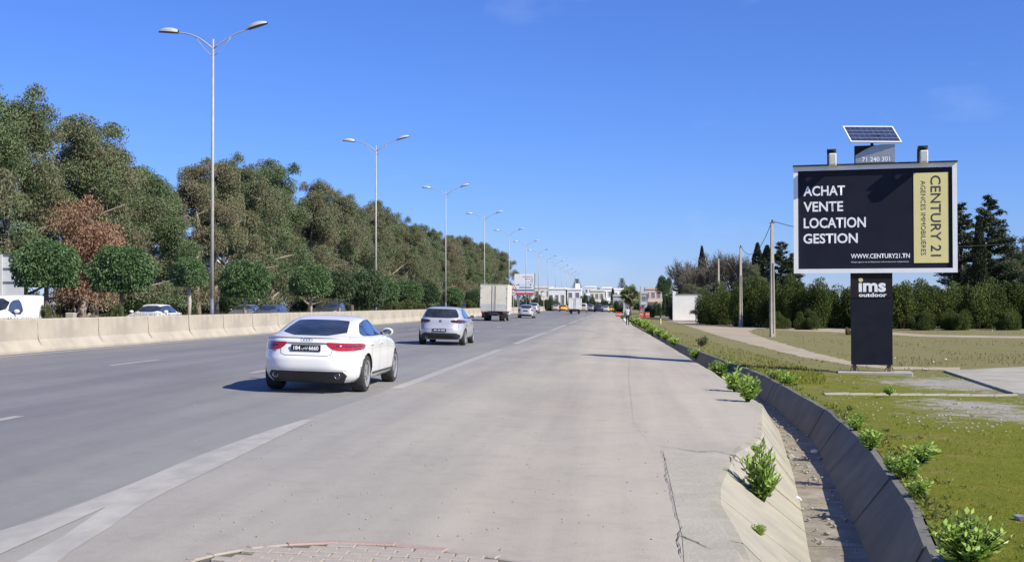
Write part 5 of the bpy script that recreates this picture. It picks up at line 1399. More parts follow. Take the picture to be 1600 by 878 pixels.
def car_meshes(kind):
    if kind in CACHE: return CACHE[kind]
    S = SPEC[kind]; raw = body_mesh(S['ctrl'])
    bvh = BVHTree.FromPolygons([v.co.copy() for v in raw.vertices], [tuple(p.vertices) for p in raw.polygons])
    P_ = {}
    P_['body'] = cut_arches(raw, [(a, S['wr'] - .005) for a in S['axles']], S['arch'])
    P_['rear_window'] = patch(bvh, S['rearwin'], 'rear', .005, .05)
    P_['windscreen'] = patch(bvh, S['front'], 'front', .005, .06)
    P_['win'] = [[patch(bvh, p_, f, .005, .05, 1) for p_ in S['side']] for f in ('side+', 'side-')]
    allp = [q_ for p_ in S['side'] for q_ in p_]; cy_ = sum(p_[0] for p_ in allp) / len(allp); cz_ = sum(p_[1] for p_ in allp) / len(allp)
    hl = sorted(set(allp)); lo_, up_ = [], []
    for lst, sg in ((lo_, 1), (up_, -1)):
        for q_ in hl[::sg]:
            while len(lst) > 1 and (lst[-1][0] - lst[-2][0]) * (q_[1] - lst[-2][1]) - (lst[-1][1] - lst[-2][1]) * (q_[0] - lst[-2][0]) <= 0: lst.pop()
            lst.append(q_)
    hull = [(cy_ + (y - cy_) * 1.025, cz_ + (z - cz_) * 1.07) for y, z in lo_[:-1] + up_[:-1]]
    P_['trim'] = [patch(bvh, hull, f, .0025, .05, 1) for f in ('side+', 'side-')]
    P_['light'] = [patch(bvh, [(s * x, z) for x, z in S['light']], 'rear', .007, .035, 1) for s in (1, -1)]
    P_['headl'] = [patch(bvh, [(s * x, z) for x, z in S['headl']], 'front', .006, .05, 1) for s in (1, -1)]
    P_['bumper'] = patch(bvh, S['bumper'], 'rear', .006, .05, 0)
    P_['lid'] = patch(bvh, ribbon(S['lidline'], .009), 'rear', .003, .04, 0)
    b_ = S['seams']; lines = []
    for i, (y, z0) in enumerate(b_): lines.append(patch(bvh, ribbon([(y, .98), (y - .02, .7), (y + (.05 if i == len(b_) - 1 and len(b_) > 2 else .0), z0)], .008), 'side+', .003, .05, 0)); lines.append(patch(bvh, ribbon([(y, .98), (y - .02, .7), (y, z0)], .008), 'side-', .003, .05, 0))
    P_['seams'] = lines
    def surf(x, z): return bvh.ray_cast(Vector((x, -5, z)), Vector((0, 1, 0)))[0].y
    def surfx(y, z): return bvh.ray_cast(Vector((5, y, z)), Vector((-1, 0, 0)))[0].x
    P_['surf'], P_['surfx'] = surf, surfx
    P_['wheel'] = wheel_meshes(S['wr'], S['ww'], S['spokes'])
    mb = bmesh.new(); bmesh.ops.create_uvsphere(mb, u_segments=14, v_segments=9, radius=1)
    for v in mb.verts:
        v.co.x *= .115; v.co.y *= .07 if v.co.y > 0 else .03; v.co.z *= .075
    me = bpy.data.meshes.new('m'); mb.to_mesh(me); mb.free(); me.polygons.foreach_set('use_smooth', [True] * len(me.polygons)); P_['mirror'] = me
    P_['handle'] = bevel(MB().box((0, 0, 0), (.03, .19, .028)).mesh(), .008, 2)
    CACHE[kind] = P_
    return P_

def car(kind, name, label, cat, X, Y, z, paint_, rz=0.0, group=None, glass=GLASS, plate=None, detail=2, cladding=None):
    S, P_ = SPEC[kind], car_meshes(kind)
    root = empty(name, (X, Y, z), rz, label, cat, group)
    root.rotation_euler = (0, R(1.6) if abs(rz) < 1 else -R(0.0), rz) if -16 < X < -3 else (0, 0, rz)
    body = obj('body', P_['body'], paint_, root)
    obj('rear_window', P_['rear_window'], glass, root); obj('windscreen', P_['windscreen'], glass, root)
    for side in P_['win']:
        for w in side: obj('side_window', w, GLASSB, root)
    for t_ in P_['trim']: obj('window_trim', t_, BLACK, root)
    for l in P_['light']: obj('tail_light', l, S['lightmat'], root)
    for l in P_['headl']: obj('headlight', l, WHITELAMP, root)
    bm_ = obj('lower_bumper', P_['bumper'], BLACK, root)
    tyre, rim, disc = P_['wheel']
    for ay_ in S['axles']:
        for s in (1, -1):
            w = obj('wheel', tyre, RUBBER, root, (s * (S['track'] + .002), ay_, S['wr']), (0, 0, 0 if s > 0 else math.pi))
            obj('rim', rim, RIM, w, None, (random.uniform(0, 1.2), 0, 0)); obj('brake_disc', disc, BLACK, w)
    my, mz = S['mirror']
    for s in (1, -1):
        mo = obj('wing_mirror', P_['mirror'], paint_, root, (s * (P_['surfx'](my, mz) + .16), my, mz + .035))
        MB().tube([(-s * .19, .02, -.045), (-s * .05, .01, -.03)], [.03, .025], 6).build('mirror_stalk', BLACK, mo)
        if detail: obj('mirror_glass', MB().lathe([(.001, -.033), (.085, -.0315), (.0851, -.029)], 18, 'Y').mesh(True), GLASSB, mo, None, None, (1.05, 1, .68))
    if detail:
        obj('boot_gap', P_['lid'], SEAM, body)
        for l in P_['seams']: obj('door_gap', l, SEAM, body)
        for y in ((-.12, -.98) if kind in ('fastback', 'hatch') else (-.12,)):
            for s in (1, -1): obj('door_handle', P_['handle'], paint_, root, (s * (P_['surfx'](y, .86) + .012), y, .86))
        cx, cz, pw_, ph_ = S['plate']
        yb = min(P_['surf'](cx + dx, cz + dz) for dx in (-pw_ / 2, 0, pw_ / 2) for dz in (-ph_ / 2, ph_ / 2)) - .012
        po = obj('number_plate', bevel(MB().box((cx, yb, cz), (pw_, .02, ph_)).mesh(), .004, 1), PLATE, root)
        if plate and len(plate) == 1:
            for x0, x1 in ((-.21, -.10), (-.06, .03), (.06, .22)):
                MB().box((cx + (x0 + x1) / 2, yb - .012, cz), (x1 - x0, .002, .05)).build('plate_marks', WHITELAMP, po)
        elif plate:
            a_, ar, c_ = plate
            text_on('lettering', a_, cx - .215, cx - .095, cz - .036, cz + .036, yb - .0125, LETTER, po, .02)
            text_on('lettering', ar, cx - .07, cx + .035, cz - .034, cz + .028, yb - .0125, LETTER, po, .01)
            text_on('lettering', c_, cx + .055, cx + .225, cz - .036, cz + .036, yb - .0125, LETTER, po, .02)
        for ex_, ez in S['exhaust']:
            ys_ = P_['surf'](ex_, ez)
            e = obj('exhaust_tip', MB().lathe([(.040, .14), (.048, -.03), (.050, -.035), (.043, -.035), (.040, .02)], 20, 'Y', (ex_, ys_, ez)).mesh(True), CHROME, root)
            obj('exhaust_bore', MB().lathe([(.001, .0), (.041, .0), (.041, .01)], 16, 'Y', (ex_, ys_ - .036, ez)).mesh(), BLACK, e)
        if S['emblem']:
            kd, ez = S['emblem']; ys_ = P_['surf'](0, ez) - .006
            if kd == 'rings':
                obj('emblem', rings(4, .030, .0045, .0475), CHROME, root, (0, ys_, ez))
                text_on('badge', 'A5', -.62, -.545, .728, .752, min(P_['surf'](-.62, .74), P_['surf'](-.545, .74)) - .004, GOLDK, root, .02)
                text_on('badge', 'TDI', .53, .625, .715, .737, P_['surf'](.58, .72) - .004, GOLDK, root, .02)
            else:
                obj('emblem', rings(1, .052, .006, 0), CHROME, root, (0, ys_, ez))
                obj('emblem_disc', MB().lathe([(.001, 0), (.050, 0), (.050, .004)], 20, 'Y', (0, ys_, ez)).mesh(), STEELD, root)
                for pts in ([(-.022, .042), (0, .004), (.022, .042)], [(-.043, .022), (-.02, -.040), (0, -.004), (.02, -.040), (.043, .022)]):
                    obj('emblem_stroke', MB().tube([(x, -.003, z_) for x, z_ in pts], .0045, 5).mesh(), CHROME, root, (0, ys_, ez))
    return root

TUN = '\uFEB2\uFEE7\uFEEE\uFE97'
ra = ground(496, 609.5, road_z)                     # under the middle of the rear axle
RZ = road_z(-5.5)
A_root = car('fastback', 'fastback_car', 'white fastback saloon, the nearest car, driving away with black plate', 'car', ra.x, ra.y + 1.335, road_z(ra.x), P_WHITE, R(.6), plate=('184', TUN, '6660'))
# wrap-around details of the white car
S_, Pm = SPEC['fastback'], CACHE['fastback']
bv = body_mesh(S_['ctrl']); bv_t = BVHTree.FromPolygons([v.co.copy() for v in bv.vertices], [tuple(p_.vertices) for p_ in bv.polygons])
obj('bumper_trim', patch(bv_t, ribbon([(-.70, .428), (-.60, .434), (.60, .434), (.70, .428)], .008), 'rear', .012, .05, 0), CHROME, A_root)
obj('handle_shade_strip', patch(bv_t, [(-.33, .898), (.33, .898), (.38, .872), (.30, .868), (-.30, .868), (-.38, .872)], 'rear', .004, .05, 0), STEELD, A_root)  # grey handle strip, its dark colour also paints the shadow line under the lip
sp = MB()
V, Fc = [], []
for i, x in enumerate(np.linspace(-.70, .70, 25)):
    y0 = Pm['surf'](x, .965)
    V += [(x, y0 + .10, .985), (x, y0 - .022, .998), (x, y0 - .018, .984), (x, y0 + .03, .962)]
for i in range(24):
    for k in range(3): Fc.append((4 * i + k, 4 * i + k + 1, 4 * i + 5 + k, 4 * i + 4 + k))
obj('boot_lip', mesh(V, Fc, True), P_WHITE, A_root)
for s in ('side+', 'side-'):
    obj('sill', patch(bv_t, [(1.02, .30), (1.02, .345), (-.90, .345), (-.90, .30)], s, .006, .06, 0), SEAM, A_root)
for s in (1, -1): obj('lamp_stripe', patch(bv_t, [(s * .50, .855), (s * .86, .845), (s * .86, .825), (s * .52, .83)], 'rear', .010, .05, 0), REDDK, A_root)

rg = ground(691, 538.5, road_z)
car('hatch', 'hatchback_car', 'silver hatchback driving ahead of the white fastback', 'car', rg.x, rg.y + 1.30, road_z(rg.x), P_SILVER, R(.5), plate=('marks',))

def box_truck(label, X, Y, w, hb, h, L, mat, low, cabm, rz=0):
    """box lorry; origin on the road under the rear of the box"""
    root = empty('box_truck', (X, Y, road_z(X)), rz, label, 'truck', 'box trucks on the road'); z0 = h - hb
    root.rotation_euler.y = R(1.3)
    bd = obj('cargo_box', bevel(MB().box((0, L / 2, z0 + hb / 2), (w, L, hb)).mesh(), .03, 1), mat, root)
    for s in (-1, 1):
        dr = MB().box((s * w * .247, -.012, z0 + hb * .5), (w * .47, .03, hb * .94)).build('rear_door', mat, root)
        MB().box((s * w * .247, -.030, z0 + hb * .14), (w * .465, .012, hb * .26)).build('kick_plate', low, dr)
        MB().tube([(s * w * .06, -.05, z0 + .06), (s * w * .06, -.05, z0 + hb * .95)], .018, 6).build('lock_bar', STEELD, dr)
        for t in (.15, .5, .85): MB().box((s * w * .475, -.035, z0 + hb * t), (.09, .03, .05)).build('hinge', STEELD, dr)
    for s in (-1, 1): MB().box((s * (w / 2 - .02), -.02, z0 + hb / 2), (.05, .05, hb)).build('corner_post', low, root)
    MB().box((0, -.02, z0 + hb - .02), (w, .05, .06)).build('top_rail', low, root)
    MB().box((0, L * .55, z0 - .14), (.8, L * 1.2, .18)).box((0, .15, z0 - .10), (w * .92, .10, .12)).build('chassis', BLACK, root)
    MB().box((0, .05, z0 - .34), (w * .84, .06, .10)).box((-.5, .08, z0 - .2), (.06, .06, .3)).box((.5, .08, z0 - .2), (.06, .06, .3)).build('rear_bar', BLACK, root)
    for s in (-1, 1): MB().box((s * w * .40, .0, z0 - .12), (.26, .06, .12)).build('tail_light', REDLAMP, root)
    MB().box((0, .0, z0 - .20), (.50, .02, .11)).build('number_plate', PLATE, root)
    r_ = .39
    tyre, rim, disc = wheel_meshes(r_, .22, 6)
    for ay_, offs in ((L * .26, (-.78, -.53, .53, .78) if w > 2.2 else (-.72, .72)), (L * 1.10, (-.78, .78) if w > 2.2 else (-.72, .72))):
        for ox in offs:
            wh = obj('wheel', tyre, RUBBER, root, (ox * w / 2.3, ay_, r_), (0, 0, 0 if ox > 0 else math.pi)); obj('rim', rim, RIM, wh)
    for s in (-1, 1): MB().box((s * w * .36, L * .26 - .52, .48), (.48, .02, .42)).build('mud_flap', BLACK, root)
    obj('cab', bevel(MB().box((0, L + .85, z0 + .42), (w * .86, 1.6, 1.55)).mesh(), .12, 3), cabm, root)
    return root
tp = ground(773, 501.5, road_z)
box_truck('cream box truck seen from behind, left of the distant traffic', tp.x, tp.y - 1.2, 2.36, 2.32, 3.18, 4.6, BOXCREAM, BOXGREY, P_WHITE, R(.5))
tp = ground(898, 490.5, road_z)
box_truck('small white box truck in the distant queue, right of the yellow taxi', tp.x, tp.y - 1, 2.0, 1.75, 2.55, 3.2, BOXWHITE, BOXWHITE, P_WHITE)
far = [('saloon', 821.5, 497, P_SILVER, 'silver saloon right of the cream box truck', 'car', 0), ('suv', 833, 489.5, P_LGREY, 'pale grey off-roader ahead of the silver saloon', 'car', 0),
       ('hatch', 880, 486.8, P_YELLOW, 'yellow taxi, the nearer of two, left of the small white truck', 'taxi', 0), ('saloon', 868, 485.0, P_BEIGE, 'pale beige saloon beside the nearer yellow taxi', 'car', 0),
       ('van', 911, 487.5, P_BEIGE, 'beige van half hidden behind the small white truck', 'van', 0), ('suv', 922, 486.5, P_GREY, 'grey off-roader right of the small white truck', 'car', 0),
       ('suv', 935.5, 483.6, P_NAVY, 'navy blue car in the distant queue', 'car', 0), ('saloon', 946.5, 482.8, P_LGREY, 'pale grey saloon right of the navy car', 'car', 0),
       ('hatch', 957, 482.3, P_YELLOW, 'farther yellow taxi at the right end of the queue', 'taxi', 0), ('saloon', 967, 482.0, P_RED, 'red car at the end of the queue near the palm', 'car', 0)]
for kind, px, py, pm_, lb, ct, rz in far:
    q_ = ground(px, py, road_z)
    if q_.y > 265: q_ = ground(px, VPY + F * (1.75 - road_z(at(px, VPY, 255).x)) / 255, road_z)
    car(kind, {'taxi': 'taxi', 'van': 'delivery_van'}.get(ct, 'car'), lb, ct, q_.x, q_.y + 1.3, road_z(q_.x), pm_, R(.3), 'traffic in the distance', detail=1 if px < 840 else 0)
# oncoming and parked vehicles beyond the median
def opp_car(kind, px, X, pm_, lb, ct='car', rz=math.pi, name='car'):
    Y = y_of(px, X); return car(kind, name, lb, ct, X, Y, .325, pm_, rz, 'vehicles beyond the median', detail=0)
vn = opp_car('van', 8, -23.6, P_WHITE, 'white delivery van behind the barrier at the left edge', 'van', name='delivery_van')
opp_car('saloon', 240, -23.4, P_WHITE, 'white saloon showing its windscreen above the barrier', rz=math.pi)
opp_car('hatch', 422, -24.4, P_BLUE, 'slate blue car roof behind the barrier under the trees')
opp_car('saloon', 384, -27.0, P_GREY, 'grey car roof under the clipped tree right of the nearest lamp')
opp_car('suv', 520, -27.0, P_DARK, 'dark parked vehicle in the shade between the first two lamps')
opp_car('hatch', 505, -28.5, P_DARK, 'charcoal car low behind the barrier between the first two lamps')
opp_car('saloon', 620, -26, P_DARK, 'dark car in the shade right of the second lamp')
q_ = ground(1113, 498, FZ)
car('hatch', 'car', 'dark blue car parked in the shade of the hedge', 'car', q_.x, q_.y + 2.0, -.36, P_BLUE, R(-8), None, detail=1)
q_ = at(813, 484, 165)
car('suv', 'car', 'dark car beyond the barrier under the white billboard', 'car', -22, q_.y, .33, P_DARK, math.pi, 'vehicles beyond the median', detail=0)

# ================================================================== FAR BUILDINGS
def house(px0, px1, ytop, Y, mat, label, storeys=2, cols=3, z=-.3, depth=9.0, para=.35, stair=None, name='house', rz=0):
    a, b_ = at(px0, VPY, Y), at(px1, VPY, Y); w = b_.x - a.x; h = at((px0 + px1) / 2, ytop, Y).z - z
    root = empty(name, ((a.x + b_.x) / 2, Y, z), rz, label, 'house' if name == 'house' else 'building')
    mb = MB().box((0, depth / 2, h / 2), (w, depth, h)); mb.build('wall', mat, root)
    rf = MB().box((0, depth / 2, h + .06), (w + .3, depth + .3, .14)).build('roof', mat, root)
    for s in (-1, 1): MB().box((s * (w / 2 - .08), depth / 2, h + para / 2 + .12), (.15, depth, para)).build('parapet', mat, rf)
    MB().box((0, .08, h + para / 2 + .12), (w - .32, .15, para)).build('parapet', mat, rf)
    if stair: MB().box((stair * w / 2, depth * .6, h + .9), (w * .3, depth * .35, 1.7)).build('stair_tower', mat, root)
    fh = h / storeys
    for s in range(storeys):
        for c in range(cols):
            x = -w / 2 + w * (c + .5) / cols; ww, wh = min(1.3, w / cols * .5), fh * .42
            fr = MB().box((x, -.02, fh * (s + .55)), (ww + .2, .10, wh + .2)).build('window', mat, root)
            MB().box((x, -.06, fh * (s + .55)), (ww, .05, wh)).build('pane', WINDOW, fr)
        if s: MB().box((0, -.35, fh * s), (w * .6, .8, .14)).build('balcony', mat, root)
    return root
house(826, 862, 450, 330, WALLC, 'low cream house left of the yellow taxi in the distance', 2, 4)
house(857, 884, 452, 300, WALLW, 'white gabled-looking house just left of the first tall pine', 1, 3)
house(886, 908, 453, 300, WALLW, 'white two-storey house above the small white truck', 2, 2, stair=.4)
house(914, 931, 449, 380, WALLW, 'white flat-roofed house set back on the rise, highest in the middle', 3, 3)
house(922, 944, 455, 290, WALLC, 'cream house in the middle of the distant group', 2, 3)
house(941, 957, 451, 310, WALLW, 'white house with parapet left of the small cypress', 2, 2)
house(959, 975, 453, 320, WALLW, 'white house just left of the palm', 2, 2)
house(958, 985, 463, 285, WALLG, 'grey shed-like building low beside the palm', 1, 3, name='shed')
house(1008, 1034, 452, 260, WALLP, 'pinkish house right of the palm', 2, 3, stair=None)
house(1030, 1064, 455, 300, WALLC, 'cream building behind the round dark tree', 2, 3)
house(1000, 1012, 459, 240, WALLG, 'narrow grey building just right of the palm', 2, 1)
# upper white house reached from the wood at left
a = at(252, 470, 95)
wh = house(228, 286, 405, 98, WALLW, 'white house glimpsed through the trees left of the nearest lamp', 2, 3, z=.3)
house(290, 345, 448, 100, WALLG, 'grey-blue low building in shade behind the trees at the nearest lamp', 1, 3, z=.3, name='shed')
house(520, 600, 462, 190, WALLW, 'pale low building glimpsed under the trees by the second lamp', 1, 5, z=.3, name='shed')
# white yard wall on the right
wy = 158.0
a, b_ = at(1056, VPY, wy), at(1097, VPY, wy); h = at(1075, 461, wy).z + .36
root = empty('yard_wall', ((a.x + b_.x) / 2, wy, -.36), 0, 'plain white rendered outbuilding left of the hedge', 'building')
MB().box((0, 2.2, h / 2), (b_.x - a.x, 4.4, h)).build('wall', WALLW, root)
MB().box((0, 2.2, h + .04), (b_.x - a.x + .1, 4.5, .1)).build('coping', WALLG, root)
MB().box((-(b_.x - a.x) / 2 - .2, .8, h / 2 + .25), (.4, 1.6, h + .5)).build('gate_pier', WALLW, root)

# corrugated hoarding at the left edge
hy = 50.0
hx1 = at(37, VPY, hy).x; hz1 = at(20, 398, hy).z; hz0 = .36
root = empty('hoarding', (hx1, hy, hz0), R(6), 'pale grey sheet-metal hoarding at the left edge behind the van', 'hoarding')
nrow = 6; rh = (hz1 - hz0) / nrow
for i in range(nrow):
    for c in range(4):
        V, Fc = [], []
        for k in range(9): V += [(-(c + 1) * 1.6 + .01, -.02 * (k % 2), rh * (i + k / 8) + .012), (-c * 1.6 - .01, -.02 * (k % 2), rh * (i + k / 8) + .012)]
        MB().box((-(c + .5) * 1.6, 0, rh * (i + .5)), (1.58, .06, rh - .03)).build('panel', HOARD, root)
        MB().box((-(c + .5) * 1.6, -.05, rh * (i + 1) - .02), (1.58, .05, .05)).build('rail', STEELD, root)
for c in range(4): MB().box((-.95 - c * 1.6, -.10, (hz1 - hz0) / 2), (.10, .10, hz1 - hz0)).build('post', HOARD, root)
q_ = at(111, 484, y_of(111, -18.6))
tag(obj('meter_cabinet', bevel(MB().box((0, 0, .22), (.30, .24, .40)).mesh(), .02, 1), KERB, None, (q_.x, q_.y, MZ - .02)), 'small white cabinet in the median grass below the dead tree', 'cabinet')

# distant advertising boards and road signs on the left
def board(px0, px1, y0, y1, Y, label, art):
    a, b_ = at(px0, y1, Y), at(px1, y0, Y); w, hh = b_.x - a.x, b_.z - a.z
    root = empty('roadside_board', ((a.x + b_.x) / 2, Y, .3), 0, label, 'billboard')
    f = MB().box((0, 0, a.z - .3 + hh / 2), (w, .3, hh)).build('panel', SIGNW, root)
    MB().box((w / 2 + .07, .05, a.z - .3 + hh / 2), (.14, .4, hh + .2)).build('edge_frame', STEELD, root)
    for s in (-.3, .3): MB().tube([(s * w, .1, 0), (s * w, .1, a.z - .25)], .14, 8).build('leg', STEELD, root)
    return root, f, w, hh, a.z - .3
r1, f1, w1, h1, zz = board(804, 835, 428, 444, 235, 'white advertising board above the distant traffic, left side', None)
for k, (x0, x1, v) in enumerate(((-.10, .42, .72), (.02, .42, .50), (.28, .42, .33), (.16, .40, .16))):
    mb = MB(); x = x0
    while x < x1:
        l = random.uniform(.03, .07); mb.box(((x + l / 2) * w1, -.155, zz + h1 * v), (l * w1 * .9, .01, h1 * random.uniform(.04, .08))); x += l + .012
    mb.build('lettering', INK, f1)
r2, f2, w2, h2, zz = board(802, 834, 446, 461, 232, 'lower advertising board with blue and red bands below the white one', None)
MB().box((0, -.16, zz + h2 * .50), (w2 * .98, .02, h2 * .16)).build('blue_band', SIGNB, f2)
MB().box((0, -.16, zz + h2 * .14), (w2 * .98, .02, h2 * .24)).build('red_band', SIGNR, f2)
MB().box((w2 * .1, -.16, zz + h2 * .80), (w2 * .6, .02, h2 * .10)).build('blue_band', SIGNB, f2)
sy = 150.0
q_ = at(802, VPY, sy); root = empty('warning_sign', (q_.x, sy, MZ - .1), 0, 'red-bordered triangular warning sign above a round speed sign, right of the cream truck', 'road sign')
zc = at(802, 449, sy).z - MZ + .1; MB().tube([(0, 0, -.3), (0, 0, zc + .5)], .045, 8).build('post', STEEL, root)
def tri(r): return [(r * math.sin(g), r * math.cos(g)) for g in (0, 2.094, 4.189)]
def plate_(pts, y0, y1): return MB().add([(x, y0, z) for x, z in pts] + [(x, y1, z) for x, z in pts], [tuple(range(len(pts))), tuple(range(2 * len(pts) - 1, len(pts) - 1, -1))] + [(i, len(pts) + i, len(pts) + (i + 1) % len(pts), (i + 1) % len(pts)) for i in range(len(pts))])
t1 = plate_(tri(.52), -.06, -.04).build('triangle_plate', SIGNR, root, loc=(0, 0, zc)); plate_(tri(.34), -.072, -.06).build('triangle_field', SIGNW, t1)
MB().box((0, -.078, 0), (.07, .01, .24)).build('symbol', INK, t1)
zc2 = at(802, 457.5, sy).z - MZ + .1
d1 = MB().lathe([(.001, -.06), (.40, -.06), (.40, -.04)], 24, 'Y', (0, 0, zc2)).build('speed_disc', SIGNR, root); MB().lathe([(.001, -.072), (.29, -.072), (.29, -.06)], 24, 'Y', (0, 0, zc2)).build('speed_field', SIGNW, d1)
text_on('lettering', '50', -.19, .19, zc2 - .14, zc2 + .14, -.078, INK, d1, .03)
q_ = at(849.5, VPY, 205); root = empty('round_sign', (q_.x, 205, MZ - .2), 0, 'back of a round road sign among the distant lamp posts', 'road sign')
zc = at(850, 459.5, 205).z - MZ + .2; MB().tube([(0, -.0, -.2), (0, 0, zc + .3)], .05, 8).build('post', STEEL, root); MB().lathe([(.001, -.05), (.38, -.05), (.38, -.03)], 20, 'Y', (0, 0, zc)).build('disc', SIGNW, root)

# far trees around the houses
def norfolk(seed):
    r = np.random.default_rng(seed); mb = MB().tube([(0, 0, 0), (0, 0, 12)], [.22, .03], 6); parts = []
    for i in range(15):
        z = 1.5 + i * .72; ln = 3.0 * (1 - i / 16) + .2
        for k in range(6):
            g = k * 1.047 + i * .4; e = np.array([math.cos(g) * ln, math.sin(g) * ln, z + .25 * ln]); b0 = np.array([0, 0, z])
            mb.tube([b0, e], [.05, .02], 3, False); n = int(30 * ln); s = r.random((n, 1))
            parts.append(leaves(b0 * (1 - s) + e * s + r.normal(size=(n, 3)) * .12, np.tile(e - b0, (n, 1)) + r.normal(size=(n, 3)) * .4, .4, .14, r.random(n), r=r))
    return mb.mesh(True), leaf_mesh(*parts)
NP = norfolk(3)
place_top('norfolk_pine', 901.5, 433, 360, NP, (BARK, PINE), 12.6, 1.05, 'tall tiered pine behind the house above the small white truck', TC, z=0)
place_top('norfolk_pine', 972, 432, 380, NP, (BARK, PINE), 12.6, 1.0, 'tall tiered pine rising behind the palm', TC, z=0)
for px, yt, hw, Y, lb in ((842, 456, 12, 262, 'dark bushy tree in front of the low cream house'), (857, 460, 10, 258, 'dark bush between the distant lamp posts and the taxi'), (924, 462, 12, 272, 'bushy tree before the cream house in the middle'), (945, 461, 8, 275, 'bushy tree before the parapet house'), (966, 466, 9, 250, 'bush at the foot of the grey shed'), (873, 448, 8, 380, 'small dark tree left of the tall tiered pine'), (935, 446, 11, 400, 'wide dark tree behind the middle houses'), (913, 456, 9, 285, 'dark tree right of the house above the small white truck'), (848, 450, 9, 390, 'dark tree above the low cream house'),
        (836, 462, 16, 270, 'dark hedge below the low cream house'), (865, 465, 14, 275, 'dark hedge left of the nearer yellow taxi'), (890, 463, 9, 290, 'dark bush behind the nearer yellow taxi'), (930, 468, 14, 280, 'dark hedge behind the navy car'), (950, 467, 10, 282, 'bush behind the farther taxi'),
        (1030, 468, 12, 215, 'bush left of the yard in front of the pinkish house'), (1015, 473, 10, 190, 'low green bush behind the orange barrier'), (1045, 448, 13, 205, 'dark bush left of the white outbuilding'), (1050, 468, 12, 160, 'dark bush against the white outbuilding'), (1090, 440, 30, 190, 'wide dull bush above the white outbuilding')):
    place_bush(px, yt, hw, Y=Y, z=-.3, mats=(BARK, FICUSD), label=lb, group='far trees and bushes', k=px, name='far_tree')
place_top('cypress_tree', 957.5, 450, 300, CY[0], (BARK, CYP), 10.5, .6, 'small dark cypress between the distant white houses', TC, z=0)
place_bush(1037, 428, 17, Y=240, z=4.0, mats=(BARK, FICUSD), label='big round dark tree right of the palm', name='round_tree', k=3)
MB().tube([(0, 0, -4.4), (0, 0, 1)], [.3, .2], 7).build('trunk', BARK, bpy.data.objects['round_tree'])
r = np.random.default_rng(4)
far_wood = []
for i in range(60):
    px = r.uniform(780, 1110); Y = r.uniform(430, 520); X = at(px, VPY, Y).x; s = r.uniform(3, 6); n = 260
    P = ball(n, r) * np.array([s, s, s * .6]) + np.array([X, Y, s * .45]); far_wood.append(leaves(P, r.normal(size=(n, 3)), r.uniform(.8, 1.4, n), r.uniform(.5, .8, n), np.full(n, r.random()), r=r))
tag(obj('distant_wood', leaf_mesh(*far_wood), FICUSD), 'low dark line of far trees along the horizon', 'trees', kind='stuff')

# fan palm
pr = at(985, VPY, 205); root = empty('palm_tree', (pr.x, 205, -.2), 0, 'shaggy fan palm at the roadside beyond the walking person', 'palm')
ph = at(985, 460, 205).z + .2
MB().tube([(0, 0, -.2), (.05, 0, ph * .5), (0, 0, ph)], [.30, .26, .24], 9).build('trunk', BARK, root)
rr = random.Random(5); V, Fc, A_ = [], [], []
for k in range(95):
    g = rr.uniform(0, 6.28); el = rr.uniform(-1.35, 1.35); st = rr.uniform(.35, 1.25); d = Vector((math.cos(g) * math.cos(el), math.sin(g) * math.cos(el), math.sin(el)))
    c = Vector((0, 0, ph)) + d * st * 1.1; side = d.cross(Vector((0, 0, 1))).normalized(); side = Matrix.Rotation(rr.uniform(-1.4, 1.4), 3, d) @ side
    for j in range(13):
        a = (j - 6) / 6 * 1.25; dd = (d * math.cos(a) + side * math.sin(a)).normalized(); t_ = c + dd * rr.uniform(.8, 1.05) - Vector((0, 0, .28 * abs(a)))
        w_ = side.cross(dd).cross(dd).normalized() * .11
        b0 = len(V); V += [c - w_, c + w_, t_]; Fc.append((b0, b0 + 1, b0 + 2)); A_ += [min(1, max(0, .9 - .5 * (el + .7) / 2 + rr.uniform(-.2, .2)))] * 3
obj('crown', fast_mesh(np.array([v[:] for v in V]), np.array(Fc), False, {'rnd': np.array(A_)}), PALM, root)

# works barriers near the palm
for px, py, mt, lb in ((967, 486, REDW, 'red and white works barrier by the palm'), (1004, 485, ORANGE, 'orange plastic works barrier right of the palm'), (1010, 485, ORANGE, 'second orange works barrier, nearer the hedge')):
    q_ = ground(px, 487, -.1); q_ = Vector((at(px, VPY, 170).x, 170, -.1))
    root = empty('works_barrier', q_, 0, lb, 'works barrier', 'works barriers by the palm')
    MB().add([(-.45, -.25, 0), (.45, -.25, 0), (.45, .25, 0), (-.45, .25, 0), (-.45, -.08, .8), (.45, -.08, .8), (.45, .08, .8), (-.45, .08, .8)], [(0, 1, 5, 4), (1, 2, 6, 5), (2, 3, 7, 6), (3, 0, 4, 7), (4, 5, 6, 7), (3, 2, 1, 0)]).build('shell', mt, root)
    MB().box((0, -.16, .48), (.8, .02, .08)).build('reflective_band', SIGNW, root)
q_ = at(1001, VPY, 172); root = empty('striped_post', (q_.x, 172, -.15), 0, 'tall thin red and white post right of the palm', 'post')
hp = at(1001, 447, 172).z + .15
for i in range(8): MB().tube([(0, 0, hp * i / 8), (0, 0, hp * (i + 1) / 8 - .01)], .07, 8).build('band', SIGNR if i < 3 and i % 2 == 0 else POLEC, root)

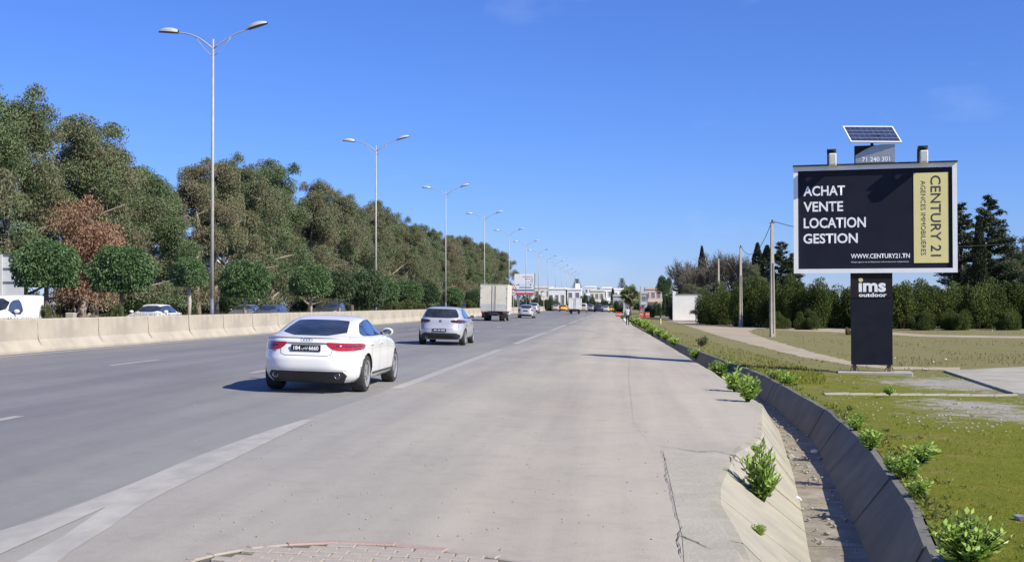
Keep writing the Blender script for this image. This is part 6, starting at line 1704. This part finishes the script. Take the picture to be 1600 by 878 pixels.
# ================================================================== PERSON WITH A BAG
q_ = ground(980.5, 508.4, road_z); hgt = 29.5 * q_.y / F
def skin_body(V, E, Rr, root_i):
    me = bpy.data.meshes.new('p'); me.from_pydata(V, E, []); o = bpy.data.objects.new('p', me); COL.objects.link(o)
    md = o.modifiers.new('s', 'SKIN'); sd = me.skin_vertices[0].data
    for i, r_ in enumerate(Rr): sd[i].radius = r_ if hasattr(r_, '__len__') else (r_, r_)
    sd[root_i].use_root = True
    ms = o.modifiers.new('u', 'SUBSURF'); ms.levels = ms.render_levels = 2
    bpy.context.view_layer.update()
    out = bpy.data.meshes.new_from_object(o.evaluated_get(bpy.context.evaluated_depsgraph_get())); bpy.data.objects.remove(o)
    out.polygons.foreach_set('use_smooth', [True] * len(out.polygons))
    return out
V = [(0, 0, .93), (0, .01, 1.12), (0, .0, 1.38), (0, .01, 1.48), (0, .03, 1.56), (0, .03, 1.66),
     (-.17, 0, 1.40), (-.24, -.02, 1.16), (-.27, .06, .92), (-.27, .09, .83), (.17, 0, 1.40), (.25, .0, 1.16), (.27, .10, .93), (.27, .13, .84),
     (-.09, 0, .88), (-.10, .10, .48), (-.10, -.02, .09), (-.10, .12, .04), (.09, 0, .88), (.10, .02, .48), (.10, -.16, .12), (.10, -.03, .05)]
E = [(0, 1), (1, 2), (2, 3), (3, 4), (4, 5), (2, 6), (6, 7), (7, 8), (8, 9), (2, 10), (10, 11), (11, 12), (12, 13), (0, 14), (14, 15), (15, 16), (16, 17), (0, 18), (18, 19), (19, 20), (20, 21)]
Rr = [(.15, .11), (.15, .11), (.16, .11), .055, (.078, .095), (.07, .085), .065, .048, .036, .04, .065, .048, .036, .04, .09, .062, .045, .04, .09, .062, .045, .04]
bm_ = skin_body(V, E, Rr, 0)
SKIN = M('skin', (0.30, 0.18, 0.12), (0.26, 0.16, 0.11), 5, .6); HAIR = M('hair', (0.02, 0.016, 0.014), (0.03, 0.025, 0.02), 8, .7)
SHIRT = M('pale_shirt', (0.52, 0.55, 0.56), (0.44, 0.47, 0.48), 6, .9); TROU = M('dark_trousers', (0.022, 0.024, 0.03), (0.03, 0.032, 0.04), 6, .9); SLEEVE = M('dark_sleeve', (0.08, 0.085, 0.095), (0.06, 0.065, 0.07), 6, .9)
for m_ in (SHIRT, TROU, SKIN, HAIR, SLEEVE): bm_.materials.append(m_)
for f in bm_.polygons:
    c = f.center
    f.material_index = 1 if c.z < .97 and abs(c.x) < .21 else 3 if (c.z > 1.60 or (c.z > 1.54 and c.y < .03)) else 2 if (c.z > 1.46 and abs(c.x) < .1) or (abs(c.x) > .2 and c.z < .92) else 4 if abs(c.x) > .19 else 0
root = empty('person', q_, R(4), 'person in pale top and dark trousers walking away along the shoulder', 'person')
root.scale = [hgt / 1.73] * 3
obj('body', bm_, None, root)
s_ = hgt / 1.73
bag = bmesh.new(); bmesh.ops.create_uvsphere(bag, u_segments=12, v_segments=8, radius=1)
for v in bag.verts: v.co.x *= .16; v.co.y *= .12; v.co.z *= .22 * (1 if v.co.z < 0 else .8)
me = bpy.data.meshes.new('bag'); bag.to_mesh(me); bag.free()
bg = MB().tube([(0, 0, .15), (0, 0, .34)], [.03, .012], 5).mesh()
root = empty('carrier_bag', (q_.x - .28 * s_, q_.y + .09, q_.z + .52 * s_), 0, 'white carrier bag in the left hand of the walking person', 'bag')
obj('sack', me, LITTER, root); obj('handles', bg, LITTER, root)
